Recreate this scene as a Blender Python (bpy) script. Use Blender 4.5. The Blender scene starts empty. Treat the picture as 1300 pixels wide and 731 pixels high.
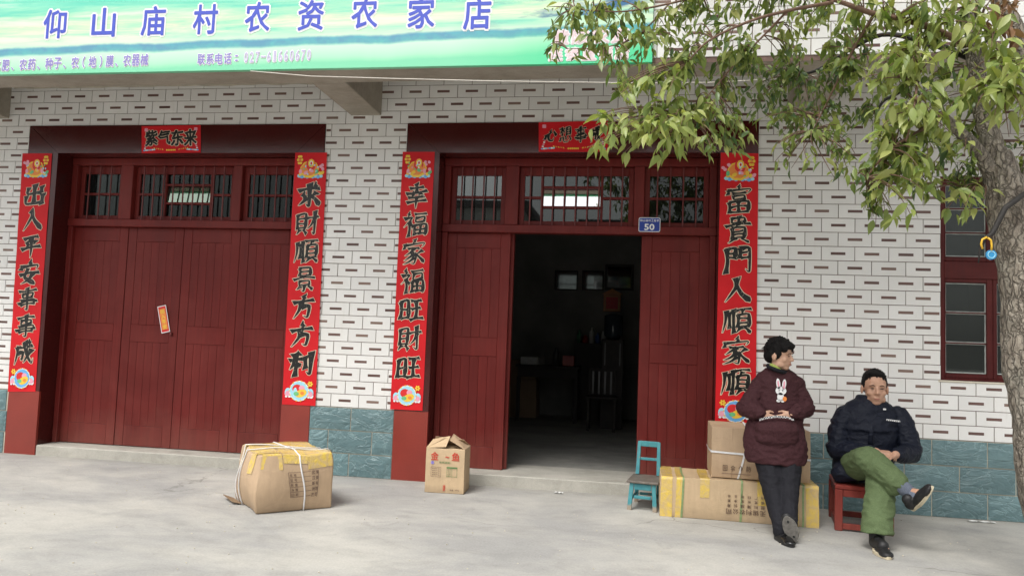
import bpy, bmesh, math, random
from mathutils import Vector, Matrix, noise
R = random.Random(7)
sc = bpy.context.scene
COL = sc.collection
# ------------------------------------------------------------------ camera, sky, sun, exposure
CAMPOS = Vector((0.0, -6.417, 1.241))
RIGHT = Vector((0.98747, 0.15322, 0.03769)); DOWN = Vector((0.02680, 0.07255, -0.99700)); FWD = Vector((-0.15549, 0.98553, 0.06753))
cam = bpy.data.cameras.new('camera'); camo = bpy.data.objects.new('camera', cam); COL.objects.link(camo)
m = Matrix.Identity(4)
for i, v in enumerate((RIGHT, -DOWN, -FWD)):
    for j in range(3): m[j][i] = v[j]
m.translation = CAMPOS
camo.matrix_world = m
cam.sensor_width = 36; cam.lens = 26.68; cam.clip_end = 500; cam.clip_start = 0.05
sc.camera = camo
FPX = 963.4
w = bpy.data.worlds.new('World'); sc.world = w; w.use_nodes = True
nt = w.node_tree; bg = nt.nodes['Background']
sky = nt.nodes.new('ShaderNodeTexSky'); sky.sky_type = 'NISHITA'; sky.sun_disc = False
SUN_EL, SUN_AZ = math.radians(58), math.radians(205)      # azimuth clockwise from +Y: high sun behind the camera, a little left
sky.sun_elevation = SUN_EL; sky.sun_rotation = SUN_AZ
sky.air_density = 1.0; sky.dust_density = 5.0; sky.ozone_density = 1.0
hs = nt.nodes.new('ShaderNodeHueSaturation'); hs.inputs['Saturation'].default_value = 0.10
nt.links.new(sky.outputs[0], hs.inputs['Color']); nt.links.new(hs.outputs[0], bg.inputs['Color'])
bg.inputs['Strength'].default_value = 0.15
sun = bpy.data.lights.new('sun', 'SUN'); sun.energy = 1.2; sun.angle = math.radians(20); sun.color = (1.0, 0.96, 0.90)
suno = bpy.data.objects.new('sun', sun); COL.objects.link(suno)
sd = Vector((math.sin(SUN_AZ) * math.cos(SUN_EL), math.cos(SUN_AZ) * math.cos(SUN_EL), math.sin(SUN_EL)))
suno.rotation_euler = sd.to_track_quat('Z', 'Y').to_euler(); suno.location = (0, -8, 8)
sc.view_settings.view_transform = 'Standard'; sc.view_settings.look = 'None'
sc.view_settings.exposure = 0.52; sc.view_settings.gamma = 1.0
sc.cycles.max_bounces = 8; sc.cycles.transparent_max_bounces = 12

# ------------------------------------------------------------------ helpers
def at(x, y, Y):
    """the place at depth Y that the photograph shows at pixel (x, y) of 1300 x 731"""
    d = RIGHT * ((x - 650) / FPX) + DOWN * ((y - 365.5) / FPX) + FWD
    return CAMPOS + d * ((Y - CAMPOS.y) / d.y)
def tag(o, label=None, cat=None, group=None, kind=None):
    if label: o['label'] = label
    if cat: o['category'] = cat
    if group: o['group'] = group
    if kind: o['kind'] = kind
    return o
def empty(name, loc=(0, 0, 0), rz=0.0):
    o = bpy.data.objects.new(name, None); COL.objects.link(o)
    o.location = loc; o.rotation_euler = (0, 0, rz); o.empty_display_size = 0.1
    return o
def link(name, me, parent=None, world=True):
    o = bpy.data.objects.new(name, me); COL.objects.link(o)
    if parent is not None:
        o.parent = parent
        if world:                                       # vertices are in world coordinates: undo the parents' places
            p = parent; off = Vector((0, 0, 0))
            while p is not None:
                off += Vector(p.location) if p.type == 'EMPTY' else Vector((0, 0, 0)); p = p.parent
            o.matrix_parent_inverse = Matrix.Translation(-off) if parent.type == 'EMPTY' else Matrix.Identity(4)
    return o
class MB:
    def __init__(s): s.v = []; s.f = []; s.m = []
    def add(s, vs, fs, mi=0):
        n = len(s.v); s.v += [tuple(v) for v in vs]; s.f += [tuple(i + n for i in f) for f in fs]; s.m += [mi] * len(fs)
    def box(s, x0, x1, y0, y1, z0, z1, b=0.0, mi=0):
        if b <= 0:
            vs = [(x, y, z) for x in (x0, x1) for y in (y0, y1) for z in (z0, z1)]
            s.add(vs, [(0, 1, 3, 2), (4, 6, 7, 5), (0, 4, 5, 1), (2, 3, 7, 6), (0, 2, 6, 4), (1, 5, 7, 3)], mi); return
        bm = bmesh.new(); bmesh.ops.create_cube(bm, size=1)
        for v in bm.verts:
            v.co = Vector(((x0 + x1) / 2 + v.co.x * (x1 - x0), (y0 + y1) / 2 + v.co.y * (y1 - y0), (z0 + z1) / 2 + v.co.z * (z1 - z0)))
        bmesh.ops.bevel(bm, geom=bm.edges[:], offset=b, segments=1, affect='EDGES')
        s.bm(bm, mi)
    def bm(s, bm, mi=0):
        bm.verts.index_update()
        s.add([v.co for v in bm.verts], [[v.index for v in f.verts] for f in bm.faces], mi); bm.free()
    def tube(s, pts, rad, n=8, mi=0, flat=1.0, up=None, caps=True):
        pts = [Vector(p) for p in pts]
        if not hasattr(rad, '__len__'): rad = [rad] * len(pts)
        vs = []; prev = None
        for i, p in enumerate(pts):
            t = (pts[min(i + 1, len(pts) - 1)] - pts[max(i - 1, 0)])
            t = t.normalized() if t.length > 1e-9 else Vector((0, 0, 1))
            if prev is None:
                a = Vector(up) if up else (Vector((0, 0, 1)) if abs(t.z) < 0.9 else Vector((1, 0, 0)))
                u = (a - t * a.dot(t)).normalized()
            else:
                u = (prev - t * prev.dot(t)).normalized()
            prev = u; b = t.cross(u)
            r = rad[i]
            for k in range(n):
                an = 2 * math.pi * k / n
                vs.append(p + u * (math.cos(an) * r) + b * (math.sin(an) * r * flat))
        fs = []
        for i in range(len(pts) - 1):
            for k in range(n):
                fs.append((i * n + k, i * n + (k + 1) % n, (i + 1) * n + (k + 1) % n, (i + 1) * n + k))
        if caps: fs.append(tuple(range(n - 1, -1, -1))); fs.append(tuple((len(pts) - 1) * n + k for k in range(n)))
        s.add(vs, fs, mi)
    def ell(s, c, r, rot=None, mi=0, nu=12, nv=8):
        c = Vector(c); vs = [];
        for j in range(nv + 1):
            th = math.pi * j / nv
            if j in (0, nv): ks = [0]
            else: ks = range(nu)
            for k in ks:
                ph = 2 * math.pi * k / nu
                p = Vector((math.sin(th) * math.cos(ph) * r[0], math.sin(th) * math.sin(ph) * r[1], math.cos(th) * r[2]))
                if rot is not None: p = rot @ p
                vs.append(c + p)
        fs = [];
        def idx(j, k): return 0 if j == 0 else (1 + (nv - 1) * nu if j == nv else 1 + (j - 1) * nu + k % nu)
        for j in range(nv):
            for k in range(nu):
                a, b, c2, d = idx(j, k), idx(j + 1, k), idx(j + 1, k + 1), idx(j, k + 1)
                q = []
                for t in (a, b, c2, d):
                    if t not in q: q.append(t)
                fs.append(tuple(q))
        s.add(vs, fs, mi)
    def rings(s, rs, mi=0, n=20):
        """closed loft of horizontal-ish ellipses (cx, cy, cz, rx, ry)"""
        vs = []
        for (cx, cy, cz, rx, ry) in rs:
            for k in range(n):
                a = 2 * math.pi * k / n
                vs.append((cx + rx * math.cos(a), cy + ry * math.sin(a), cz))
        fs = [(i * n + k, i * n + (k + 1) % n, (i + 1) * n + (k + 1) % n, (i + 1) * n + k) for i in range(len(rs) - 1) for k in range(n)]
        fs.append(tuple(range(n - 1, -1, -1))); fs.append(tuple((len(rs) - 1) * n + k for k in range(n)))
        s.add(vs, fs, mi)
    def mesh(s, name, mats, smooth=False):
        me = bpy.data.meshes.new(name); me.from_pydata(s.v, [], s.f)
        for mt in (mats if isinstance(mats, (list, tuple)) else [mats]): me.materials.append(mt)
        if any(s.m): me.polygons.foreach_set('material_index', s.m)
        if smooth: me.polygons.foreach_set('use_smooth', [True] * len(s.f))
        me.update(); return me
    def build(s, name, mats, parent=None, smooth=False, world=True):
        me = s.mesh(name, mats, smooth)
        bm = bmesh.new(); bm.from_mesh(me); bmesh.ops.recalc_face_normals(bm, faces=bm.faces[:]); bm.to_mesh(me); bm.free()
        return link(name, me, parent, world)
def boxobj(name, mats, parent, *a, **k):
    b = MB(); b.box(*a, **k); return b.build(name, mats, parent)

# ------------------------------------------------------------------ materials
def srgb(r, g, b):
    f = lambda c: (c / 255 / 12.92) if c / 255 <= 0.04045 else ((c / 255 + 0.055) / 1.055) ** 2.4
    return (f(r), f(g), f(b))
MATS = {}
class NT:
    """small shader-graph writer"""
    def __init__(s, name):
        s.m = bpy.data.materials.new(name); s.m.use_nodes = True; s.t = s.m.node_tree; s.n = s.t.nodes
        s.b = s.n['Principled BSDF']; s.out = s.n['Material Output']; MATS[name] = s.m
        s.co = s.n.new('ShaderNodeTexCoord').outputs['Object']; s.oi = s.n.new('ShaderNodeObjectInfo')
    def l(s, a, b): s.t.links.new(a, b)
    def noise(s, scale, detail=4, rough=0.55, vec=None, dist=0.0, stretch=None):
        n = s.n.new('ShaderNodeTexNoise'); n.inputs['Scale'].default_value = scale; n.inputs['Detail'].default_value = detail
        n.inputs['Roughness'].default_value = rough; n.inputs['Distortion'].default_value = dist
        v = vec or s.co
        if stretch:
            mp = s.n.new('ShaderNodeMapping'); mp.inputs['Scale'].default_value = stretch; s.l(v, mp.inputs['Vector']); v = mp.outputs[0]
        s.l(v, n.inputs['Vector']); return n.outputs['Fac']
    def ramp(s, fac, stops, interp='LINEAR'):
        r = s.n.new('ShaderNodeValToRGB'); r.color_ramp.interpolation = interp
        e = r.color_ramp.elements
        while len(e) < len(stops): e.new(0.5)
        for i, (p, c) in enumerate(stops):
            e[i].position = p; e[i].color = (c, c, c, 1) if not hasattr(c, '__len__') else (*c, 1)
        s.l(fac, r.inputs[0]); return r.outputs[0]
    def mix(s, fac, a, b, mode='MIX'):
        mx = s.n.new('ShaderNodeMix'); mx.data_type = 'RGBA'; mx.blend_type = mode
        for ix, v in ((0, fac), (6, a), (7, b)):
            inp = mx.inputs[ix]
            if isinstance(v, bpy.types.NodeSocket): s.l(v, inp)
            elif ix == 0: inp.default_value = v
            else: inp.default_value = (*v, 1) if hasattr(v, '__len__') else (v, v, v, 1)
        return mx.outputs[2]
    def math(s, op, a, b=0.0, c=None):
        mm = s.n.new('ShaderNodeMath'); mm.operation = op
        for i, v in enumerate((a, b) if c is None else (a, b, c)):
            if isinstance(v, bpy.types.NodeSocket): s.l(v, mm.inputs[i])
            else: mm.inputs[i].default_value = v
        return mm.outputs[0]
    def sep(s, v=None):
        q = s.n.new('ShaderNodeSeparateXYZ'); s.l(v or s.co, q.inputs[0]); return q.outputs
    def bump(s, h, strength=0.3, dist=0.01):
        b = s.n.new('ShaderNodeBump'); b.inputs['Strength'].default_value = strength; b.inputs['Distance'].default_value = dist
        s.l(h, b.inputs['Height']); s.l(b.outputs[0], s.b.inputs['Normal']); return b
    def set(s, col=None, rough=None, **k):
        if col is not None:
            if isinstance(col, bpy.types.NodeSocket): s.l(col, s.b.inputs['Base Color'])
            else: s.b.inputs['Base Color'].default_value = (*col, 1)
        if rough is not None:
            if isinstance(rough, bpy.types.NodeSocket): s.l(rough, s.b.inputs['Roughness'])
            else: s.b.inputs['Roughness'].default_value = rough
        for kk, v in k.items(): s.b.inputs[kk.replace('_', ' ')].default_value = v
        return s.m
def plain(name, col, rough=0.6, var=0.15, vs=8.0, bump=0.1, bs=60.0, bd=0.003, objvar=0.0, **k):
    s = NT(name)
    n = s.noise(vs, 5)
    c = s.mix(1.0, col, s.ramp(n, [(0.3, 1 - var), (0.7, 1 + var)]), 'MULTIPLY')
    if objvar: c = s.mix(1.0, c, s.ramp(s.oi.outputs['Random'], [(0, 1 - objvar), (1, 1 + objvar)]), 'MULTIPLY')
    if bump: s.bump(s.noise(bs, 3), bump, bd)
    return s.set(c, rough, **k)

# concrete
def concrete(name, base, dark, scale=1.0, bumpd=0.004, ground=False):
    s = NT(name)
    big = s.noise(0.9 * scale, 9, 0.66, dist=0.35, stretch=(0.8, 1.25, 1))
    mid = s.noise(4.5 * scale, 8, 0.70, dist=0.5, stretch=(0.8, 1.3, 1))
    fine = s.noise(70 * scale, 4, 0.75); grit = s.noise(230 * scale, 2, 0.6)
    c = s.mix(s.ramp(big, [(0.40, 0.0), (0.60, 1.0)]), dark, base)
    c = s.mix(1.0, c, s.ramp(mid, [(0.3, 0.84), (0.5, 1.0), (0.7, 1.08)]), 'MULTIPLY')
    c = s.mix(1.0, c, s.ramp(fine, [(0.3, 0.86), (0.7, 1.08)]), 'MULTIPLY')
    c = s.mix(s.ramp(grit, [(0.66, 0.0), (0.72, 0.5)]), c, (0.22, 0.20, 0.17))
    c = s.mix(s.ramp(s.noise(7 * scale, 6, 0.75), [(0.64, 0.0), (0.70, 0.25)]), c, (0.56, 0.53, 0.47))
    c = s.mix(s.ramp(s.noise(2.1 * scale, 6, 0.7, dist=1.5), [(0.62, 0.0), (0.70, 0.30)]), c, (0.22, 0.215, 0.20))
    if ground:
        vo = s.n.new('ShaderNodeTexVoronoi'); vo.feature = 'DISTANCE_TO_EDGE'; vo.inputs['Scale'].default_value = 0.42
        va = s.n.new('ShaderNodeVectorMath'); va.operation = 'ADD'; nz = s.n.new('ShaderNodeTexNoise'); nz.inputs['Scale'].default_value = 3; nz.inputs['Detail'].default_value = 6
        vs_ = s.n.new('ShaderNodeVectorMath'); vs_.operation = 'SCALE'; vs_.inputs['Scale'].default_value = 0.35
        s.l(s.co, nz.inputs['Vector']); s.l(nz.outputs['Color'], vs_.inputs[0]); s.l(s.co, va.inputs[0]); s.l(vs_.outputs[0], va.inputs[1]); s.l(va.outputs[0], vo.inputs['Vector'])
        crack = s.math('MULTIPLY', s.ramp(vo.outputs['Distance'], [(0.0, 1.0), (0.0035, 0.0)]), s.ramp(s.noise(0.7, 3), [(0.50, 0.0), (0.60, 0.55)]))
        c = s.mix(crack, c, (0.12, 0.115, 0.10))
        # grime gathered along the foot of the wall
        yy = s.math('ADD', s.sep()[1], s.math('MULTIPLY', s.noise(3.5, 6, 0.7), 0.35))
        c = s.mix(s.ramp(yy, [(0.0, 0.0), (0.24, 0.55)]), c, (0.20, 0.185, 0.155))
    h = s.math('ADD', s.math('MULTIPLY', mid, 0.4), s.math('ADD', s.math('MULTIPLY', fine, 0.35), s.math('MULTIPLY', grit, 0.15)))
    s.bump(h, 0.5, bumpd)
    return s.set(c, s.ramp(mid, [(0.3, 0.7), (0.7, 0.9)]), Specular_IOR_Level=0.3)
concrete('concrete_ground', (0.455, 0.44, 0.40), (0.335, 0.33, 0.315), ground=True)
concrete('concrete_step', (0.46, 0.44, 0.39), (0.36, 0.345, 0.30), 2.0)
concrete('concrete_beam', (0.37, 0.335, 0.28), (0.30, 0.27, 0.22), 3.0, 0.006)
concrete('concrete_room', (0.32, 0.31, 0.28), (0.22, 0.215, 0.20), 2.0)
# white ribbed wall tile and its brown bar
s = NT('tile_white')
z = s.sep()[2]
wv = s.n.new('ShaderNodeTexWave'); wv.wave_type = 'BANDS'; wv.bands_direction = 'Z'; wv.inputs['Scale'].default_value = 60; wv.inputs['Distortion'].default_value = 0.4
s.l(s.co, wv.inputs['Vector'])
geo = s.n.new('ShaderNodeNewGeometry')
rnd = s.ramp(s.math('FRACT', s.math('ADD', geo.outputs['Random Per Island'], s.oi.outputs['Random'])), [(0, 0.93), (1, 1.03)])
c = s.mix(1.0, (0.81, 0.80, 0.775), rnd, 'MULTIPLY')
wn = s.n.new('ShaderNodeNewGeometry')
c = s.mix(s.ramp(s.noise(2.0, 5, 0.6, vec=wn.outputs['Position']), [(0.45, 0.0), (0.8, 0.28)]), c, (0.62, 0.59, 0.52))
c = s.mix(s.ramp(s.noise(5.0, 4, 0.7, vec=wn.outputs['Position'], stretch=(3, 1, 0.35)), [(0.58, 0.0), (0.75, 0.22)]), c, (0.50, 0.47, 0.40))
c = s.mix(1.0, c, s.ramp(wv.outputs['Fac'], [(0, 0.93), (1, 1.03)]), 'MULTIPLY')
s.bump(wv.outputs['Fac'], 0.25, 0.001); s.set(c, 0.32)
s = NT('tile_bar')
g2 = s.n.new('ShaderNodeNewGeometry')
rnd = s.math('FRACT', s.math('ADD', s.math('MULTIPLY', g2.outputs['Random Per Island'], 7.3), s.math('MULTIPLY', s.oi.outputs['Random'], 5.7)))
s.set(s.ramp(rnd, [(0, (0.095, 0.048, 0.040)), (0.6, (0.15, 0.082, 0.068)), (1, (0.22, 0.145, 0.115))]), 0.4)
plain('grout', (0.17, 0.11, 0.09), 0.9, 0.3, 6, 0.3)
# rock-faced blue-green base tile
s = NT('tile_rock')
g = s.n.new('ShaderNodeNewGeometry')
n1 = s.noise(9, 6, 0.6, vec=g.outputs['Position'], dist=1.5, stretch=(1, 1, 1.7))
n2 = s.noise(4.5, 3, 0.55, vec=g.outputs['Position'], dist=2.0, stretch=(0.8, 1, 1.6))
vein = s.math('ABSOLUTE', s.math('SUBTRACT', n2, 0.5))
c = s.mix(s.ramp(n1, [(0.3, 0), (0.7, 1)]), (0.095, 0.165, 0.178), (0.145, 0.230, 0.240))
c = s.mix(s.ramp(vein, [(0.0, 0.75), (0.012, 0.25), (0.03, 0.0)]), c, (0.22, 0.33, 0.34))
c = s.mix(1.0, c, s.ramp(s.oi.outputs['Random'], [(0, 0.86), (1, 1.12)]), 'MULTIPLY')
h = s.math('ADD', n1, s.math('MULTIPLY', s.ramp(vein, [(0, 0.0), (0.05, 1.0)]), 0.5))
s.bump(h, 0.6, 0.010); s.set(c, 0.34)
plain('grout_light', (0.46, 0.43, 0.35), 0.9, 0.2, 8, 0.2)
# polished red surround and red painted wood
s = NT('red_granite')
c = s.mix(s.ramp(s.noise(260, 2, 0.6), [(0.35, 0.0), (0.7, 1.0)]), (0.045, 0.006, 0.006), (0.080, 0.012, 0.010))
c = s.mix(1.0, c, s.ramp(s.noise(1.5, 4), [(0.3, 0.85), (0.7, 1.1)]), 'MULTIPLY')
s.set(c, s.ramp(s.noise(5, 4), [(0.3, 0.12), (0.7, 0.24)]))
def redwood(name, a, b, rough=0.42):
    s = NT(name)
    grain = s.noise(30, 5, 0.65, dist=0.4, stretch=(1, 1, 0.06))
    c = s.mix(s.ramp(grain, [(0.35, 0), (0.7, 1)]), a, b)
    c = s.mix(1.0, c, s.ramp(s.noise(2.5, 5), [(0.3, 0.86), (0.7, 1.12)]), 'MULTIPLY')
    c = s.mix(1.0, c, s.ramp(s.oi.outputs['Random'], [(0, 0.93), (1, 1.07)]), 'MULTIPLY')
    g = s.n.new('ShaderNodeNewGeometry')
    wear = s.noise(26, 4, 0.75, vec=g.outputs['Position'])
    c = s.mix(s.ramp(wear, [(0.735, 0.0), (0.76, 0.6)]), c, (0.42, 0.20, 0.16))
    dust = s.ramp(s.math('ADD', s.sep(g.outputs['Position'])[2], s.math('MULTIPLY', s.noise(4, 4, vec=g.outputs['Position']), 0.5)), [(0.25, 0.22), (0.7, 0.0)])
    c = s.mix(dust, c, (0.30, 0.17, 0.13))
    fade = s.noise(1.1, 6, 0.7, vec=g.outputs['Position'], dist=.6)
    c = s.mix(s.ramp(fade, [(0.45, 0.0), (0.72, 0.30)]), c, (0.24, 0.055, 0.045))
    c = s.mix(s.ramp(s.noise(1.7, 5, 0.7, vec=g.outputs['Position'], stretch=(3, 1, .3)), [(0.52, 0.0), (0.68, 0.35)]), c, (0.075, 0.008, 0.008))
    s.bump(grain, 0.35, 0.002); return s.set(c, s.ramp(grain, [(0.3, rough - 0.07), (0.7, rough + 0.12)]), Specular_IOR_Level=0.22)
s = NT('red_pale')  # paler red for the lower part of the surrounds
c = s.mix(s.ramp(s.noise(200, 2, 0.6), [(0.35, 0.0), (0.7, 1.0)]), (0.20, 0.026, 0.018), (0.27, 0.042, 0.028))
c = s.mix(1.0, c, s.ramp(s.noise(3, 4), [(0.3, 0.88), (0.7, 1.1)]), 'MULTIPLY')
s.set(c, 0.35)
redwood('red_wood', (0.115, 0.012, 0.010), (0.156, 0.017, 0.014))
redwood('red_wood_window', (0.055, 0.007, 0.007), (0.085, 0.011, 0.010))
redwood('stool_red', (0.17, 0.016, 0.012), (0.26, 0.030, 0.022), 0.35)
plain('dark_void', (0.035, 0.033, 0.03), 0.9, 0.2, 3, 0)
def glass(name, tint=(0.9, 0.95, 0.93), body=(0.02, 0.025, 0.025), trans=0.35, spec=1.0):
    s = NT(name); s.n.remove(s.b)
    fr = s.n.new('ShaderNodeFresnel'); fr.inputs['IOR'].default_value = 1.55
    gl = s.n.new('ShaderNodeBsdfGlossy'); gl.inputs['Roughness'].default_value = 0.015; gl.inputs['Color'].default_value = (*tint, 1)
    tr = s.n.new('ShaderNodeBsdfTransparent'); tr.inputs['Color'].default_value = (*tint, 1)
    df = s.n.new('ShaderNodeBsdfDiffuse'); df.inputs['Color'].default_value = (*body, 1)
    m1 = s.n.new('ShaderNodeMixShader'); m1.inputs[0].default_value = trans; s.l(df.outputs[0], m1.inputs[1]); s.l(tr.outputs[0], m1.inputs[2])
    m2 = s.n.new('ShaderNodeMixShader'); s.l(s.math('MULTIPLY', fr.outputs[0], spec), m2.inputs[0]); s.l(m1.outputs[0], m2.inputs[1]); s.l(gl.outputs[0], m2.inputs[2])
    nz = s.noise(2.5, 2); bp = s.n.new('ShaderNodeBump'); bp.inputs['Strength'].default_value = 0.05; bp.inputs['Distance'].default_value = 0.004
    s.l(nz, bp.inputs['Height']); s.l(bp.outputs[0], gl.inputs['Normal'])
    s.l(m2.outputs[0], s.out.inputs['Surface']); return s.m
glass('window_glass', spec=2.4, body=(.012, .014, .014)); glass('window_glass_mid', spec=1.3, body=(.010, .012, .012)); glass('window_glass_dim', spec=.7, body=(.008, .009, .009)); glass('store_glass', body=(.008, .009, .009), trans=.5, spec=.35); glass('window_glass_dusty', body=(0.036, 0.040, 0.037), trans=0.2, spec=.8)
glass('tilted_glass', tint=(1, 1, 1), spec=14.0); glass('tilted_glass_dim', tint=(.8, .95, .8), spec=5.0)
plain('putty', (0.42, 0.45, 0.42), 0.8, 0.2, 20, 0)
plain('iron_red', (0.13, 0.02, 0.018), 0.5, 0.2, 20, 0.1)
plain('plaster', (0.55, 0.50, 0.41), 0.9, 0.2, 9, 0.3)
# paper, ink
s = NT('red_paper')
c = s.mix(1.0, (0.62, 0.012, 0.018), s.ramp(s.noise(3, 4), [(0.3, 0.88), (0.7, 1.06)]), 'MULTIPLY')
s.bump(s.noise(5, 3, dist=1.0), 0.4, 0.006); s.set(c, 0.5, Specular_IOR_Level=0.25)
s = NT('ink_black')
g = s.n.new('ShaderNodeNewGeometry')
fl = s.noise(42, 3, 0.6, vec=g.outputs['Position'], dist=2.2, stretch=(1, 1, 0.45))
c = s.mix(s.ramp(fl, [(0.64, 0.0), (0.69, 0.65)]), (0.006, 0.007, 0.006), (0.52, 0.46, 0.38))
s.set(c, 0.4)
plain('ink_gold', (0.74, 0.62, 0.46), 0.4, 0.2, 40, 0)
for nm, cc in (('ink_white', (0.80, 0.80, 0.80)), ('print_yellow', (0.85, 0.55, 0.05)), ('print_orange', (0.80, 0.25, 0.05)), ('print_pink', (0.80, 0.35, 0.45)),
               ('print_blue', (0.15, 0.42, 0.75)), ('print_green', (0.15, 0.50, 0.22)), ('print_red', (0.65, 0.02, 0.02)), ('print_skyblue', (0.35, 0.68, 0.80)),
               ('sign_blue', (0.055, 0.085, 0.50)), ('sign_violet', (0.26, 0.22, 0.55)), ('plate_blue', (0.012, 0.04, 0.28)), ('sign_pink', (0.72, 0.42, 0.48)), ('sign_lilac', (0.50, 0.46, 0.66)), ('sign_pale', (0.78, 0.60, 0.63)),
               ('carton_ink', (0.16, 0.10, 0.07)), ('carton_red', (0.62, 0.05, 0.03)), ('carton_green', (0.14, 0.26, 0.10))):
    plain(nm, cc, 0.45, 0.06, 30, 0)
# landscape print of the shop sign (flat print, drawn by coordinates of the board itself)
s = NT('sign_print')
x, y, zz = s.sep()
wob = s.math('MULTIPLY', s.math('SUBTRACT', s.noise(1.3, 5, 0.6, stretch=(1, 0.01, 0.01)), 0.5), 0.06)
zr = s.math('SUBTRACT', zz, 3.196)
zz2 = s.math('ADD', s.math('DIVIDE', zr, 1.1), wob)
slope = s.math('SUBTRACT', zz2, s.math('MULTIPLY', s.math('ADD', x, 5.2), 0.012))
cols = s.ramp(slope, [(0.0, (0.20, 0.62, 0.38)), (0.04, (0.38, 0.74, 0.50)), (0.115, (0.54, 0.80, 0.60)), (0.135, (0.12, 0.45, 0.42)),
                      (0.172, (0.09, 0.38, 0.45)), (0.19, (0.60, 0.80, 0.58)), (0.32, (0.66, 0.80, 0.50)), (0.50, (0.22, 0.66, 0.48)), (0.75, (0.03, 0.52, 0.38)), (1.0, (0.02, 0.42, 0.52))])
st = s.noise(2.2, 8, 0.66, dist=0.35, stretch=(0.30, 1, 4.2))
c = s.mix(s.ramp(st, [(0.40, 0.8), (0.58, 0.0)]), cols, (0.08, 0.56, 0.42))
low = s.ramp(slope, [(0.17, 0.0), (0.24, 1.0)])
c = s.mix(low, cols, c)
c = s.mix(s.math('MULTIPLY', low, s.ramp(st, [(0.55, 0.0), (0.68, 0.8)])), c, (0.72, 0.80, 0.66))
ridge = s.noise(6, 6, 0.7, stretch=(1, 1, 1.5))
band = s.ramp(slope, [(0.115, 0.0), (0.14, 1.0), (0.172, 1.0), (0.195, 0.0)])
c = s.mix(s.math('MULTIPLY', band, s.ramp(ridge, [(0.40, 0.1), (0.6, 0.7)])), c, (0.10, 0.24, 0.40))
# blue woods towards the right end of the board
rt = s.ramp(s.math('DIVIDE', s.math('ADD', x, 6.4), 6.5), [(0.78, 0.0), (0.90, 1.0)])
wd = s.ramp(s.noise(3.2, 6, 0.6, stretch=(0.5, 1, 2.2)), [(0.47, 0.0), (0.56, 1.0)])
hi = s.ramp(slope, [(0.16, 0.0), (0.22, 1.0), (0.62, 1.0), (0.75, 0.0)])
c = s.mix(s.math('MULTIPLY', s.math('MULTIPLY', rt, wd), hi), c, (0.03, 0.13, 0.28))
gr = s.ramp(slope, [(0.02, 0.0), (0.2, 1.0)])
c = s.mix(s.math('MULTIPLY', s.math('MULTIPLY', rt, s.math('SUBTRACT', 1.0, gr)), 0.8), c, (0.05, 0.62, 0.28))
s.set(c, 0.35)
# cardboard
def card(name, base, k=1.0):
    s = NT(name)
    c = s.mix(s.ramp(s.noise(5, 5, 0.6), [(0.3, 0), (0.7, 1)]), tuple(v * 0.86 for v in base), base)
    c = s.mix(1.0, c, s.ramp(s.noise(30, 5, 0.7, stretch=(1, 1, 0.15)), [(0.3, 0.93), (0.7, 1.05)]), 'MULTIPLY')
    g = s.n.new('ShaderNodeNewGeometry')
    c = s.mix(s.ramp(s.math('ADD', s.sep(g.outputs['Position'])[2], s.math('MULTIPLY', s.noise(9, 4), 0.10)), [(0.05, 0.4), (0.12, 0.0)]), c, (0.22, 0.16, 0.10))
    s.bump(s.noise(11, 5, 0.6, dist=1.2), 0.6, 0.008); return s.set(c, 0.72)
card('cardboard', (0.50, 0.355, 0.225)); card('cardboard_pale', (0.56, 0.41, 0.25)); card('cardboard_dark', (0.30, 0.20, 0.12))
s = NT('yellow_tape')
c = s.mix(s.ramp(s.noise(14, 4, 0.6, dist=1.5), [(0.35, 0), (0.65, 1)]), (0.70, 0.50, 0.09), (0.55, 0.40, 0.20))
s.bump(s.noise(25, 5, dist=1.6), 0.8, 0.006); s.set(c, 0.2)
plain('white_strap', (0.72, 0.72, 0.72), 0.4, 0.06, 30, 0); plain('green_strap', (0.22, 0.30, 0.13), 0.5, 0.2, 40, 0.2)
plain('white_cord', (0.62, 0.58, 0.52), 0.6, 0.1, 30, 0)
s = NT('teal_paint')
c = s.mix(s.ramp(s.noise(14, 5, 0.65), [(0.35, 0), (0.7, 1)]), (0.040, 0.205, 0.24), (0.070, 0.285, 0.31))
c = s.mix(s.ramp(s.noise(30, 5, 0.7), [(0.63, 0.0), (0.68, 0.9)]), c, (0.26, 0.20, 0.14))
g = s.n.new('ShaderNodeNewGeometry')
c = s.mix(s.ramp(s.math('ADD', s.sep(g.outputs['Position'])[2], s.math('MULTIPLY', s.noise(40, 3), 0.03)), [(0.045, 0.9), (0.062, 0.0)]), c, (0.33, 0.25, 0.18))
s.bump(s.noise(40, 4), 0.4, 0.002); s.set(c, 0.45)
plain('worn_seat', (0.14, 0.12, 0.10), 0.55, 0.3, 25, 0.3)
# tree
s = NT('bark')
n1 = s.noise(34, 6, 0.75, dist=0.5, stretch=(1.0, 1.0, 0.35)); n2 = s.noise(6, 4, 0.6)
c = s.mix(s.ramp(n1, [(0.38, 0), (0.62, 1)]), (0.16, 0.13, 0.10), (0.42, 0.37, 0.30))
c = s.mix(s.ramp(n2, [(0.5, 0.0), (0.72, 0.55)]), c, (0.30, 0.29, 0.24))
vo = s.n.new('ShaderNodeTexVoronoi'); vo.feature = 'DISTANCE_TO_EDGE'; vo.inputs['Scale'].default_value = 34
mpv = s.n.new('ShaderNodeMapping'); mpv.inputs['Scale'].default_value = (1, 1, 0.30); nv = s.n.new('ShaderNodeVectorMath'); nv.operation = 'ADD'
nz_ = s.n.new('ShaderNodeTexNoise'); nz_.inputs['Scale'].default_value = 20; nvs = s.n.new('ShaderNodeVectorMath'); nvs.operation = 'SCALE'; nvs.inputs['Scale'].default_value = 0.06
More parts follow.
